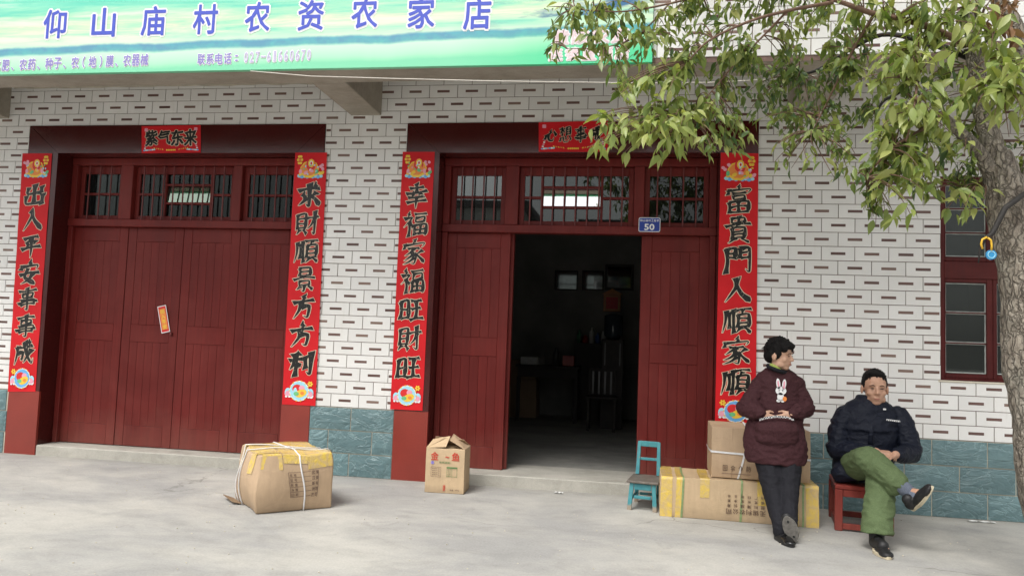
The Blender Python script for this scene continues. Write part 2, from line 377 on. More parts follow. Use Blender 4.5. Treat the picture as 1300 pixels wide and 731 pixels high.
s.l(s.co, nz_.inputs['Vector']); s.l(nz_.outputs['Color'], nvs.inputs[0]); s.l(s.co, nv.inputs[0]); s.l(nvs.outputs[0], nv.inputs[1]); s.l(nv.outputs[0], mpv.inputs['Vector']); s.l(mpv.outputs[0], vo.inputs['Vector'])
crk = s.ramp(vo.outputs['Distance'], [(0.0, 0.0), (0.16, 1.0)])
c = s.mix(1.0, c, s.ramp(crk, [(0.0, 0.68), (0.7, 1.0)]), 'MULTIPLY')
s.bump(s.math('ADD', s.math('MULTIPLY', n1, .5), s.math('MULTIPLY', crk, .5)), 1.0, 0.03); s.set(c, 0.85)
plain('bark_twig', (0.15, 0.085, 0.055), 0.7, 0.25, 30, 0.2); plain('bark_dark', (0.022, 0.019, 0.017), 0.7, 0.3, 20, 0.3)
def leafmat(name, a, b, tr=0.35):
    s = NT(name)
    g = s.n.new('ShaderNodeNewGeometry')
    rnd = s.math('FRACT', s.math('ADD', g.outputs['Random Per Island'], s.oi.outputs['Random']))
    c = s.mix(rnd, a, b)
    c = s.mix(s.ramp(s.noise(14, 3, vec=g.outputs['Position']), [(0.62, 0.0), (0.75, 0.4)]), c, (0.34, 0.30, 0.05))
    s.set(c, 0.38)
    tl = s.n.new('ShaderNodeBsdfTranslucent'); s.l(s.mix(1.0, c, (1.25, 1.3, 0.55), 'MULTIPLY'), tl.inputs['Color'])
    mx = s.n.new('ShaderNodeMixShader'); mx.inputs[0].default_value = tr
    s.l(s.b.outputs[0], mx.inputs[1]); s.l(tl.outputs[0], mx.inputs[2]); s.l(mx.outputs[0], s.out.inputs['Surface'])
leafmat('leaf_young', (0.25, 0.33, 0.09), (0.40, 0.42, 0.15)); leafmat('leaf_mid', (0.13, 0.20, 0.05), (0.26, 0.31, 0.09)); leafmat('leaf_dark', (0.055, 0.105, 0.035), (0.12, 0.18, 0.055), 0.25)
leafmat('leaf_dead', (0.22, 0.12, 0.06), (0.34, 0.20, 0.11), 0.2)
# people
s = NT('skin_light'); s.bump(s.noise(90, 4), 0.25, 0.002); c = s.mix(s.ramp(s.noise(22, 4, 0.65), [(0.35, 0), (0.7, 1)]), (0.52, 0.30, 0.20), (0.60, 0.37, 0.26)); s.set(c, 0.5, Subsurface_Weight=0.0)
s = NT('skin_tan'); s.bump(s.noise(90, 4), 0.3, 0.003); c = s.mix(s.ramp(s.noise(24, 4, 0.65), [(0.35, 0), (0.7, 1)]), (0.46, 0.25, 0.165), (0.56, 0.33, 0.225)); s.set(c, 0.5)
def cloth(name, a, b, scale=9, bd=0.012, fine=240, rough=0.8, st=0.8, spec=0.2):
    s = NT(name)
    n = s.noise(scale, 4, 0.55, dist=1.4, stretch=(1, 1, 1.6)); f = s.noise(fine, 2)
    c = s.mix(s.ramp(f, [(0.35, 0), (0.65, 1)]), a, b)
    h = s.math('ADD', n, s.math('MULTIPLY', f, 0.04)); s.bump(h, st, bd)
    return s.set(c, rough, Specular_IOR_Level=spec)
cloth('coat_maroon', (0.040, 0.014, 0.017), (0.070, 0.026, 0.030), 10)
cloth('trousers_black', (0.010, 0.010, 0.013), (0.020, 0.020, 0.025), 8)
cloth('jacket_navy', (0.006, 0.008, 0.016), (0.011, 0.014, 0.026), 9, 0.02, 240, 0.55)
cloth('trousers_green', (0.082, 0.118, 0.052), (0.122, 0.165, 0.078), 8, 0.014)
cloth('scarf_green', (0.30, 0.38, 0.08), (0.42, 0.48, 0.14), 20)
plain('hair_black', (0.006, 0.005, 0.005), 0.6, 0.2, 40, 0.9, 150, 0.008, Specular_IOR_Level=0.2)
plain('shoe_black', (0.010, 0.010, 0.011), 0.55, 0.2, 30, 0.2); plain('shoe_gloss', (0.010, 0.010, 0.010), 0.2, 0.2, 30, 0.0)
plain('sole_grey', (0.15, 0.14, 0.125), 0.8, 0.3, 40, 0.5); plain('sole_cream', (0.55, 0.48, 0.34), 0.8, 0.15, 40, 0.2); cloth('sock_grey', (0.11, 0.13, 0.17), (0.16, 0.18, 0.23), 30, 0.004)
plain('eye_dark', (0.012, 0.009, 0.008), 0.25, 0, 10, 0); plain('lip', (0.36, 0.12, 0.10), 0.5, 0.1, 20, 0)
s = NT('check_trim'); ck = s.n.new('ShaderNodeTexChecker'); ck.inputs['Scale'].default_value = 110; ck.inputs[1].default_value = (0.7, 0.7, 0.7, 1); ck.inputs[2].default_value = (0.03, 0.03, 0.03, 1)
s.l(s.co, ck.inputs[0]); s.set(ck.outputs[0], 0.8)
# room, street
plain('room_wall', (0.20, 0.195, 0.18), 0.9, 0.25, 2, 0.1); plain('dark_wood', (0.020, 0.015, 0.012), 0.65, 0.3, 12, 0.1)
plain('orange_wood', (0.50, 0.18, 0.04), 0.4, 0.2, 12, 0); plain('metal_pale', (0.10, 0.10, 0.10), 0.4, 0.1, 10, 0, Metallic=0.6)
plain('house_wall', (0.60, 0.60, 0.57), 0.85, 0.12, 1, 0.1); plain('house_roof', (0.10, 0.09, 0.09), 0.8, 0.2, 2, 0.1); plain('house_glass', (0.03, 0.04, 0.05), 0.1, 0.1, 2, 0)
plain('mirror_face', (0.75, 0.78, 0.78), 0.05, 0.02, 2, 0, Metallic=1.0)
plain('padlock_blue', (0.03, 0.25, 0.50), 0.3, 0.1, 40, 0); plain('ring_yellow', (0.70, 0.42, 0.03), 0.4, 0.1, 40, 0); plain('litter_white', (0.72, 0.72, 0.70), 0.7, 0.1, 30, 0.3)
M = MATS

# ------------------------------------------------------------------ glyphs
_g = {}
def glyph(txt, off=0.0, sub=0):
    """outline-filled text as (verts2d, faces), centred, about 1 unit high"""
    k = (txt, round(off, 4), sub)
    if k in _g: return _g[k]
    cu = bpy.data.curves.new('t', 'FONT'); cu.body = txt; cu.size = 1.0; cu.offset = off; cu.align_x = 'LEFT'; cu.resolution_u = 2; cu.fill_mode = 'FRONT'
    ob = bpy.data.objects.new('t', cu); COL.objects.link(ob); bpy.context.view_layer.update()
    me = bpy.data.meshes.new_from_object(ob.evaluated_get(bpy.context.evaluated_depsgraph_get()))
    bm = bmesh.new(); bm.from_mesh(me); bmesh.ops.remove_doubles(bm, verts=bm.verts[:], dist=0.0005)
    if sub:
        for _ in range(sub):
            es = [e for e in bm.edges if e.calc_length() > 0.10]
            if es: bmesh.ops.subdivide_edges(bm, edges=es, cuts=1)
        bmesh.ops.triangulate(bm, faces=bm.faces[:])
    bm.verts.index_update()
    vs = [(v.co.x, v.co.y) for v in bm.verts]; fs = [tuple(v.index for v in f.verts) for f in bm.faces]; bm.free()
    bpy.data.objects.remove(ob); bpy.data.curves.remove(cu); bpy.data.meshes.remove(me)
    if vs:
        xs = [v[0] for v in vs]; ys = [v[1] for v in vs]
        _g[k] = (vs, fs, (min(xs), max(xs), min(ys), max(ys)))
    else: _g[k] = ([], [], (0, 0, 0, 0))
    return _g[k]
def put_text(mb, txt, cx, cz, Y, wd, ht, off=0.0, mi=0, brush=0.0, seed=0, slant=0.0, fn=None, dsg=1):
    """write txt centred at (cx, cz) on the plane y = Y, fitted to wd x ht (the fit is that of the unthickened glyph)"""
    b0 = glyph(txt, 0.0, 2 if brush else 0)[2]
    vs, fs, _ = glyph(txt, 0.0, 2 if brush else 0)
    if b0[1] <= b0[0]: return
    sx = wd / (b0[1] - b0[0]); sz = ht / (b0[3] - b0[2]); mx = (b0[0] + b0[1]) / 2; mz = (b0[2] + b0[3]) / 2
    base = []
    for (x, y) in vs:
        u, v = x - mx, y - mz
        if brush:
            n = noise.noise_vector(Vector((u * 2.6 + seed * 3.1, v * 2.6, seed * 1.7))); n2 = noise.noise_vector(Vector((u * 8 + seed, v * 8, seed * 0.7)))
            u += n.x * brush * 1.2 + n2.x * brush * 0.45; v += n.y * brush * 1.2 + n2.y * brush * 0.45 + u * 0.10
        u += v * slant; base.append((u, v))
    nc = 0 if off < .004 else 6 if off < .045 else 8
    shifts = [(0, 0)] + [(off * math.cos(2 * math.pi * (k + .5) / nc) * (1.25 if brush else 1), off * math.sin(2 * math.pi * (k + .5) / nc) * (.8 if brush else 1)) for k in range(nc)]
    for k, (du, dv) in enumerate(shifts):                # thicken by stacking shifted copies, each a hair behind the last
        out = []
        for (u, v) in base:
            p = (cx + (u + du) * sx, Y + dsg * k * 0.00004, cz + (v + dv) * sz); out.append(fn(p) if fn else p)
        mb.add(out, fs, mi)
def disc(mb, cx, cz, rx, rz, Y, mi, n=10, rot=0.0, fn=None):
    vs = []
    for k in range(n):
        a = 2 * math.pi * k / n; u, v = rx * math.cos(a), rz * math.sin(a)
        p = (cx + u * math.cos(rot) - v * math.sin(rot), Y, cz + u * math.sin(rot) + v * math.cos(rot)); vs.append(fn(p) if fn else p)
    mb.add(vs, [tuple(range(n))], mi)
def strip(mb, pts, wd, Y, mi):
    """flat ribbon in the wall plane along 2-d points"""
    vs = []; n = len(pts)
    for i, (x, z) in enumerate(pts):
        a = pts[max(i - 1, 0)]; b = pts[min(i + 1, n - 1)]; dx, dz = b[0] - a[0], b[1] - a[1]; L = math.hypot(dx, dz) or 1
        k = wd / 2 * (1 if 0 < i < n - 1 else 0.35)
        vs += [(x - dz / L * k, Y, z + dx / L * k), (x + dz / L * k, Y, z - dx / L * k)]
    mb.add(vs, [(2 * i, 2 * i + 1, 2 * i + 3, 2 * i + 2) for i in range(n - 1)], mi)

# brush-written characters: strokes on a 10 x 10 grid, y downwards; t = lifts off to a point, b = pressed end
STROKES = {
'出': '5,1 5,9b|2.2,2.5 2.2,4.8 7.8,4.6b|7.9,2.2 7.8,4.7b|1.5,5.8 1.5,9 8.6,8.8b|8.7,5.5 8.5,9.3b',
'入': '4,1.2 5,2.6 3.4,6 1,9t|4.6,2.4 6,5.5 9.2,9b',
'平': '2,1.8 8,1.4b|3,3 3.8,4.6b|7,2.8 6,4.4t|1,5.8 9.2,5.3b|5.1,1.6 5,9.6t',
'安': '5,.5 5.4,1.6b|1.6,2.4 1.4,3.6b|1.6,2.6 8.6,2.2 7.8,3.6t|4.6,3.2 3,6.6 7.6,9.4b|6.8,5 5,7.8 1.6,9.4t|1,5.8 9.2,5.2b',
'事': '1.2,1.8 8.8,1.4b|3,2.9 3,4.3 7,4.1b|3,2.8 7.2,2.6 7,4.2b|2,5.3 8.2,5 8,7b|.8,6.4 9.4,6b|2,7.4 8,7b|5,.5 5.1,9 3.8,8.6t',
'成': '2.2,2.6 2.2,5 1,9.2t|2.2,2.8 9,2.2b|2.4,4.8 4.6,4.6 4.4,7.6 3.4,7t|5.6,.6 6.2,5 7.6,8.2 9,9.2 9.2,7.4t|8.4,4 6.8,6.6 5,8.8t|7,.7 8,1.5b',
'求': '1,3 9,2.6b|5,.6 5,9 3.8,8.2t|2.4,4.4 3.6,5.6b|4.6,6 1.2,8.6t|8,3.8 5.6,5.6t|5.4,5 9.2,8.8b|7,.8 8,1.8b',
'財': '1.2,1.4 1.2,6.8b|1.2,1.5 4.2,1.3 4.2,6.8b|1.4,3.2 4,3.1b|1.4,5 4,4.9b|1.3,6.8 4.2,6.6b|2,7.2 .8,9.2t|3.4,7.2 4.6,9b|5,3 9.4,2.6b|7.8,.6 7.8,9 6.6,8.2t|7.6,3.4 6.6,5.6 5,7.2t',
'順': '1.4,1.4 1.4,5.6 .6,9t|2.6,2 2.6,7.6b|3.9,1 3.9,9.2b|4.8,1.4 9.4,1.2b|7,1.4 6.4,2.8t|5.4,3 5.4,7.4b|5.4,3 8.8,2.9 8.8,7.4b|5.6,4.4 8.6,4.3b|5.6,5.8 8.6,5.7b|5.4,7.3 8.8,7.2b|6.4,7.6 5,9.4t|7.6,7.6 9.2,9.2b',
'景': '3,.8 3,3.6b|3,.8 7,.7 7,3.6b|3,2.2 7,2.1b|3,3.5 7,3.4b|5,3.8 5.3,4.5b|1,5 9,4.7b|3.2,5.8 3.2,7.2 6.8,7.1b|3.2,5.8 6.8,5.7 6.8,7.2b|5,7.2 5,9.6 4,9.1t|3.4,7.8 2,9t|6.6,7.8 8,9b',
'方': '4.8,.6 5.4,1.8b|1,3 9,2.5b|4.2,3 3.6,6 1.2,9.2t|4,4.9 7.4,4.7 6.8,8.8 5,8.2t',
'利': '4.6,.9 2,1.9b|.8,3.6 5.6,3.2b|3.2,1.6 3.2,9.4b|3,4.2 .8,7t|3.4,4.2 5.2,6b|6.8,2.4 6.8,6.6b|8.9,.8 8.9,9 7.4,8.2t',
'幸': '2.4,2 7.6,1.7b|5,.5 5,3.6b|1,3.8 9,3.4b|3.2,4.2 3.9,5.2b|6.8,4 6,5.1t|2,5.7 8,5.4b|1.2,7.4 8.8,7.1b|5,5.6 5,9.8t',
'福': '2.2,.8 2.8,1.7b|1,2.9 3.8,2.6 .8,6t|2.5,4.2 2.5,9.4b|3,4.8 3.9,5.8b|4.8,1.4 9.2,1.2b|5.4,2.6 5.4,4.4 8.6,4.2b|5.4,2.6 8.7,2.5 8.6,4.3b|5,5.4 5,9.2b|5,5.4 9.2,5.2 9.1,9.2b|7,5.4 7,9b|5.1,7.2 9,7.1b|5,9 9.1,8.9b',
'家': '5,.4 5.4,1.3b|1.4,2 1.2,3.2b|1.4,2.1 8.8,1.8 8,3t|2.8,3.6 7.2,3.4b|5,3.6 1.4,6t|4.2,4.6 5.8,6.6 5.4,9.4 4,8.8t|4.8,5.8 1.2,7.8t|5.2,7 1,9.4t|8.2,4.4 5.8,6t|5.8,5.6 9.2,9b',
'旺': '1,1.8 1,8.2b|1,1.8 3.9,1.6 3.9,8.2b|1.1,4.9 3.8,4.8b|1,8 3.9,7.9b|5,1.8 9,1.5b|5.2,5 8.8,4.7b|4.6,8.8 9.6,8.5b|7,1.8 7,8.6b',
'富': '5,.3 5.3,1b|1.4,1.7 1.2,2.8b|1.4,1.8 8.8,1.5 8,2.7t|3,2.8 7,2.7b|3.2,3.6 3.2,5 6.8,4.9b|3.2,3.6 6.9,3.5 6.8,5b|2,5.9 2,9.6b|2,5.9 8.2,5.7 8.1,9.5b|5,5.9 5,9.3b|2.1,7.6 8,7.5b|2,9.4 8.1,9.3b',
'貴': '3,.9 3,2.4 7,2.3b|3,.9 7,.8 7,2.4b|5,.3 5,3.4b|1,3.6 9,3.3b|3,4.4 3,8b|3,4.4 7,4.3 7,8b|3.1,5.6 6.9,5.5b|3.1,6.8 6.9,6.7b|3,8 7,7.9b|4,8.2 1.8,9.8t|6.2,8.2 8.4,9.6b',
'門': '1.4,1 1.2,9.6b|1.4,1.1 4.2,1 4.2,4.4b|1.5,2.6 4.1,2.5b|1.5,4.2 4.1,4.1b|5.8,1 5.8,4.3b|5.8,1.1 8.8,1 8.9,9.2 7.6,8.6t|5.9,2.6 8.7,2.5b|5.9,4.2 8.7,4.1b',
'人': '4.8,.8 4.6,4 1,9.2t|4.7,3.4 6.4,6.8 9.4,9.2b',
'心': '1.6,5 1,7.4b|3.4,4.2 4,7.8 6.6,8.6 7.4,6.8t|5,2.6 5.8,4b|7.8,3.6 9,5.6b',
'想': '1,1.6 4.6,1.4b|2.8,.6 2.8,5.4b|2.6,2 1,4.2t|3,2.2 4.4,3.4b|5.8,1 5.8,5b|5.8,1 8.6,.9 8.6,5b|5.9,2.3 8.5,2.2b|5.9,3.6 8.5,3.5b|5.8,5 8.6,4.9b|1.8,6.8 1.2,8.6b|3.4,6.4 4,9 6.6,9.2 7.2,8t|5,6 5.6,7.4b|8,6.4 9,8.2b'}
def brush_char(mb, ch, cx, cz, wd, ht, d0, fn, seed, ink=0, edge=1):
    """one character in brush strokes with a pale gold edge; fn maps (x, depth, z) onto the sheet"""
    if ch not in STROKES:
        put_text(mb, ch, cx, cz, d0, wd, ht, .07, edge, brush=.04, seed=seed, fn=fn, dsg=-1); put_text(mb, ch, cx, cz, d0 + .0014, wd, ht, .035, ink, brush=.04, seed=seed, fn=fn, dsg=-1); return
    rr = random.Random(seed * 17 + ord(ch)); ss = STROKES[ch].split('|'); dense = .74 if len(ss) > 9 else .90 if len(ss) > 7 else .82 if ch in '事景' else 1.15
    for si, st_ in enumerate(ss):
        end = st_[-1]; P = [tuple(float(q) for q in p.split(',')) for p in st_[:-1].split(' ')]
        P = [(a + rr.uniform(-.22, .22), b + rr.uniform(-.22, .22) - (a - 5) * .10) for a, b in P]
        if len(P) == 2:                                   # a slight belly in straight strokes
            (a, b), (c_, d_) = P; L = math.hypot(c_ - a, d_ - b); k = rr.uniform(-.05, .08) * L
            P = [P[0], ((a + c_) / 2 + (d_ - b) / L * k, (b + d_) / 2 - (c_ - a) / L * k), P[1]]
        Q = []; n = len(P)
        for i in range(n - 1):
            p0_, p1_, p2_, p3_ = P[max(i - 1, 0)], P[i], P[i + 1], P[min(i + 2, n - 1)]
            for k in range(6):
                t = k / 6; Q.append(tuple(.5 * (2 * p1_[j] + (p2_[j] - p0_[j]) * t * .6 + (2 * p0_[j] - 5 * p1_[j] + 4 * p2_[j] - p3_[j]) * t * t * .6 + (-p0_[j] + 3 * p1_[j] - 3 * p2_[j] + p3_[j]) * t ** 3 * .6 + (p2_[j] - p1_[j]) * 2 * t * .4) for j in (0, 1)))
        Q.append(P[-1]); m_ = len(Q)
        dx, dy = P[-1][0] - P[0][0], P[-1][1] - P[0][1]; horiz = abs(dx) > abs(dy) * 2; na = dx > 0 and dy > abs(dx) * .45 and end == 'b' and abs(dx) > 1.2
        for layer in (0, 1):
            vs = []
            for i, (x, y) in enumerate(Q):
                t = i / (m_ - 1); a = Q[max(i - 1, 0)]; b = Q[min(i + 1, m_ - 1)]; tx, ty = b[0] - a[0], b[1] - a[1]; L = math.hypot(tx, ty) or 1; tx, ty = tx / L, ty / L
                wv_ = (.62 if horiz else .88) + .30 * abs(ty) * .5
                prof = (.75 + .35 * math.exp(-(t * 6) ** 2)) * (1 - .25 * math.sin(math.pi * t))
                if end == 't': prof *= max(1 - t ** 2.2, .06)
                elif na: prof *= .55 + .95 * t if t < .85 else (1.36 * (1.04 - t) / .19 + .1)
                else: prof *= 1 + .28 * math.exp(-((1 - t) * 6) ** 2)
                ww = wv_ * prof * dense * 1.12 + (.24 if layer == 0 else 0)
                ex = 0.0
                if i == 0: ex = -(.25 + (.15 if layer == 0 else 0))
                if i == m_ - 1: ex = (.22 if end == 'b' else .1) + (.15 if layer == 0 else 0)
                px_, py_ = x + tx * ex, y + ty * ex; sk = .35 * ww if i in (0, m_ - 1) else 0
                vs.append((px_ - ty * ww + tx * sk, py_ + tx * ww + ty * sk)); vs.append((px_ + ty * ww - tx * sk, py_ - tx * ww - ty * sk))
            out = [fn((cx + (u / 10 - .5) * wd, d0 + (.0014 if layer else 0) + si * .00004, cz - (v / 10 - .5) * ht)) for u, v in vs]
            mb.add(out, [(2 * i, 2 * i + 1, 2 * i + 3, 2 * i + 2) for i in range(m_ - 1)], ink if layer else edge)

# ------------------------------------------------------------------ ground
g = MB(); g.add([(-60, -70, 0), (60, -70, 0), (60, 40, 0), (-60, 40, 0)], [(0, 1, 2, 3)])
tag(g.build('ground', M['concrete_ground']), kind='structure')

# ------------------------------------------------------------------ the shop building
SHOP = empty('shop_building', (-1.4, 0, 0))
tag(SHOP, 'village shop front in white tiles with brown bars, red door surrounds and concrete canopy', 'building')
TP, TH = 0.2563, 0.115
ZTOP = 3.1222; Z0 = 0.5922
GX0, GX1, DX0, DX1 = -5.46, -3.045, -1.70, 0.70          # clear openings of garage and doorway
GS0, GS1, DS0, DS1 = -5.785, -2.775, -2.005, 1.005       # outer edges of their red surrounds
WX0, WX1, WZ0, WZ1 = 2.41, 3.52, 1.052, 2.662             # side window
OPZ = 2.855                                               # underside of both lintels
# masonry behind the tiles (its front is the joint colour)
wl = MB()
def wbox(x0, x1, z0, z1, y1=0.24): wl.box(x0, x1, 0.007, y1, z0, z1)
XL, XR, ZW = -9.5, 6.5, 4.9
wbox(XL, GS0 + 0.03, 0.0, ZW); wbox(GS1 - 0.03, DS0 + 0.03, 0.0, ZTOP - 0.02); wbox(GS0 + 0.03, DS1 - 0.03, ZTOP - 0.02, ZW)
wbox(DS1 - 0.03, WX0, 0.0, ZW); wbox(WX0, WX1, 0.0, WZ0); wbox(WX0, WX1, WZ1, ZW); wbox(WX1, XR, 0.0, ZW)
WALL = wl.build('wall', M['grout'], SHOP)
# wall tiles
tile_cache = {}
def tile_mesh(wd, bar0, bar1, h=TH - 0.0052):
    k = (round(wd, 3), round(bar0, 3), round(bar1, 3), round(h, 3))
    if k in tile_cache: return tile_cache[k]
    W, H, D, c = wd / 2, h / 2, 0.0055, 0.0012
    vs = [(-W, D, -H), (W, D, -H), (W, D, H), (-W, D, H), (-W, c, -H), (W, c, -H), (W, c, H), (-W, c, H),
          (-W + c, 0, -H + c), (W - c, 0, -H + c), (W - c, 0, H - c), (-W + c, 0, H - c)]
    fs = [(0, 1, 5, 4), (1, 2, 6, 5), (2, 3, 7, 6), (3, 0, 4, 7), (4, 5, 9, 8), (5, 6, 10, 9), (6, 7, 11, 10), (7, 4, 8, 11)]; mi = [0] * 8
    b0, b1 = max(bar0, -W + 0.004), min(bar1, W - 0.004)
    if b1 - b0 > 0.02:
        bh = 0.0112; vs += [(b0, 0, -bh), (b1, 0, -bh), (b1, 0, bh), (b0, 0, bh)]
        fs += [(8, 9, 13, 12), (9, 10, 14, 13), (10, 11, 15, 14), (11, 8, 12, 15), (12, 13, 14, 15)]; mi += [0, 0, 0, 0, 1]
    else: fs += [(8, 9, 10, 11)]; mi += [0]
    me = bpy.data.meshes.new('tile'); me.from_pydata(vs, [], fs); me.materials.append(M['tile_white']); me.materials.append(M['tile_bar']); me.polygons.foreach_set('material_index', mi); me.update()
    tile_cache[k] = me; return me
zones = [(GS0, GS1, -1, ZTOP), (DS0, DS1, -1, ZTOP), (WX0, WX1, WZ0, WZ1)]
tiles = []
def lay(r, xa, xb, phase, Y, zbase):
    z0 = zbase; zc = z0 + TH / 2
    i0 = math.floor((xa - phase) / TP)
    x = phase + i0 * TP
    while x < xb:
        a, b = max(x, xa), min(x + TP, xb)
        segs = [(a, b)]
        if Y == 0.0:
            for (zx0, zx1, zz0, zz1) in zones:
                if zz0 < zc < zz1:
                    ns = []
                    for (p, q) in segs:
                        if q <= zx0 or p >= zx1: ns.append((p, q)); continue
                        if p < zx0: ns.append((p, zx0))
                        if q > zx1: ns.append((zx1, q))
                    segs = ns
        for (p, q) in segs:
            if q - p > 0.012:
                cx = (p + q) / 2; wd = q - p - 0.0052; full = (q - p) > 0.2
                bc = (x + TP / 2 if q - p > 0.18 else (p + min(0.064, (q - p) / 2 + 0.02))) - cx
                tiles.append((cx, Y, zc, wd, bc - 0.056, bc + 0.056))
        x += TP
for r in range(-5, 22):
    ph = -2.847 + (0 if r % 2 else TP / 2)
    zb = Z0 + (21 - r) * TH
    lay(r, -9.4, 6.4, ph, 0.0, zb)
# parapet of the balcony right of the sign is tiled too
for r in range(0, 9):
    lay(r, 0.10, 6.4, 0.26 + (0 if r % 2 else TP / 2), -1.158, 3.235 + r * TH)
def vis(t):
    p = Vector(t[:3]) - CAMPOS; d = p.dot(FWD); x = 650 + FPX * p.dot(RIGHT) / d; y = 365.5 + FPX * p.dot(DOWN) / d
    inside = -20 < x < 1320 and -12 < y < 745
    hid = (t[2] > 3.35 and t[1] == 0.0)
    return (0 if inside and not hid else 1, d / max(t[3], 0.05))
tiles.sort(key=vis)
for i, t in enumerate(tiles[:300]):
    o = link('tile', tile_mesh(*t[3:]), WALL, False); o.location = (t[0] - 0, t[1] + R.uniform(-0.0006, 0.0006), t[2])
    o.rotation_euler = (R.gauss(0, 0.003), R.gauss(0, 0.0015), R.gauss(0, 0.003))
rest = MB()
for t in tiles[300:]:
    me = tile_mesh(*t[3:]); rx, rz = R.gauss(0, 0.003), R.gauss(0, 0.003); dy = R.uniform(-0.0006, 0.0006)
    vs = [(v.co.x + t[0], v.co.y + t[1] + dy + v.co.z * rx + v.co.x * rz, v.co.z + t[2]) for v in me.vertices]
    n = len(rest.v); rest.v += vs
    for p in me.polygons: rest.f.append(tuple(i + n for i in p.vertices)); rest.m.append(p.material_index)
tag(link('tile_field', rest.mesh('tile_field', [M['tile_white'], M['tile_bar']]), WALL, False), kind='stuff')
# rock-faced base tiles: relief modelled on a small grid
PLS = [boxobj('plinth', M['grout_light'], SHOP, a + 0.001, b - 0.001, -0.002, 0.0068, -0.02, Z0 - 0.002) for a, b in ((XL, GS0), (GS1, DS0), (DS1, XR))]
def rock_mesh(wd, ht, seed):
    nx, nz = 6, 3; mb = MB(); vs = []
    for j in range(nz + 1):
        for i in range(nx + 1):
            x = -wd / 2 + wd * i / nx; zc = -ht / 2 + ht * j / nz
            edge = i in (0, nx) or j in (0, nz)
            d = 0 if edge else 0.007 + 0.007 * noise.noise(Vector((x * 9 + seed * 5, zc * 14, seed)))
            vs.append((x, -d, zc))
    fs = [(j * (nx + 1) + i, j * (nx + 1) + i + 1, (j + 1) * (nx + 1) + i + 1, (j + 1) * (nx + 1) + i) for j in range(nz) for i in range(nx)]
    mb.add(vs, fs); n = len(vs)
    mb.add([(-wd / 2, 0, -ht / 2), (wd / 2, 0, -ht / 2), (wd / 2, 0, ht / 2), (-wd / 2, 0, ht / 2), (-wd / 2, .006, -ht / 2), (wd / 2, .006, -ht / 2), (wd / 2, .006, ht / 2), (-wd / 2, .006, ht / 2)],
           [(0, 1, 5, 4), (1, 2, 6, 5), (2, 3, 7, 6), (3, 0, 4, 7)])
    return mb.mesh('rock_tile', M['tile_rock'])
rc = {}
RH = Z0 / 3
for PLINTH, (a, b, ph) in zip(PLS, ((-9.4, GS0, -6.2), (GS1, DS0, -2.395), (DS1, 6.4, 2.74))):
    for row in range(3):
        p0 = ph + (0.0 if row % 2 == 0 else 0.2); x = p0 + math.floor((a - p0) / 0.4) * 0.4
        while x < b:
            p, q = max(x, a), min(x + 0.4, b)
            if q - p > 0.02:
                key = (round(q - p, 3), R.randrange(4))
                if key not in rc: rc[key] = rock_mesh(q - p - 0.009, RH - 0.009, key[1] + 1)
                o = link('rock_tile', rc[key], PLINTH, False); o.location = ((p + q) / 2, -0.0085, RH * (row + 0.5) - 0.001)
            x += 0.4
# red surrounds: mitred polished slabs on the face, in the reveals and under the lintel
def slabs(s0, s1, x0, x1, yd=0.2):
    f0, f1 = -0.010, 0.016
    def prism(poly, y0, y1):
        mb = MB(); n = len(poly)
        mb.add([(x, y0, z) for x, z in poly] + [(x, y1, z) for x, z in poly],
               [tuple(range(n)), tuple(range(2 * n - 1, n - 1, -1))] + [(i, (i + 1) % n, (i + 1) % n + n, i + n) for i in range(n)])
        mb.build('surround_slab', M['red_granite'], SHOP)
    e = 0.0015
    prism([(s0, .5925), (x0, .5925), (x0, OPZ - e), (s0, ZTOP - e)], f0, f1)
    prism([(s1, .5925), (s1, ZTOP - e), (x1, OPZ - e), (x1, .5925)], f0, f1)
    boxobj('base_slab', M['red_pale'], SHOP, s0, x0, f0, f1, -0.01, .591, b=.002); boxobj('base_slab', M['red_pale'], SHOP, x1, s1, f0, f1, -0.01, .591, b=.002)
    prism([(s0 + e, ZTOP), (x0 + e, OPZ), (x1 - e, OPZ), (s1 - e, ZTOP)], f0, f1)
    boxobj('surround_slab', M['red_granite'], SHOP, x0 - 0.02, x0, f1 + 0.001, 0.5, -0.01, OPZ)
    boxobj('surround_slab', M['red_granite'], SHOP, x1, x1 + 0.02, f1 + 0.001, 0.5, -0.01, OPZ)
    boxobj('surround_slab', M['red_granite'], SHOP, x0, x1, f1 + 0.001, 0.5, OPZ + 0.0005, OPZ + 0.02)
slabs(GS0, GS1, GX0, GX1); slabs(DS0, DS1, DX0, DX1)
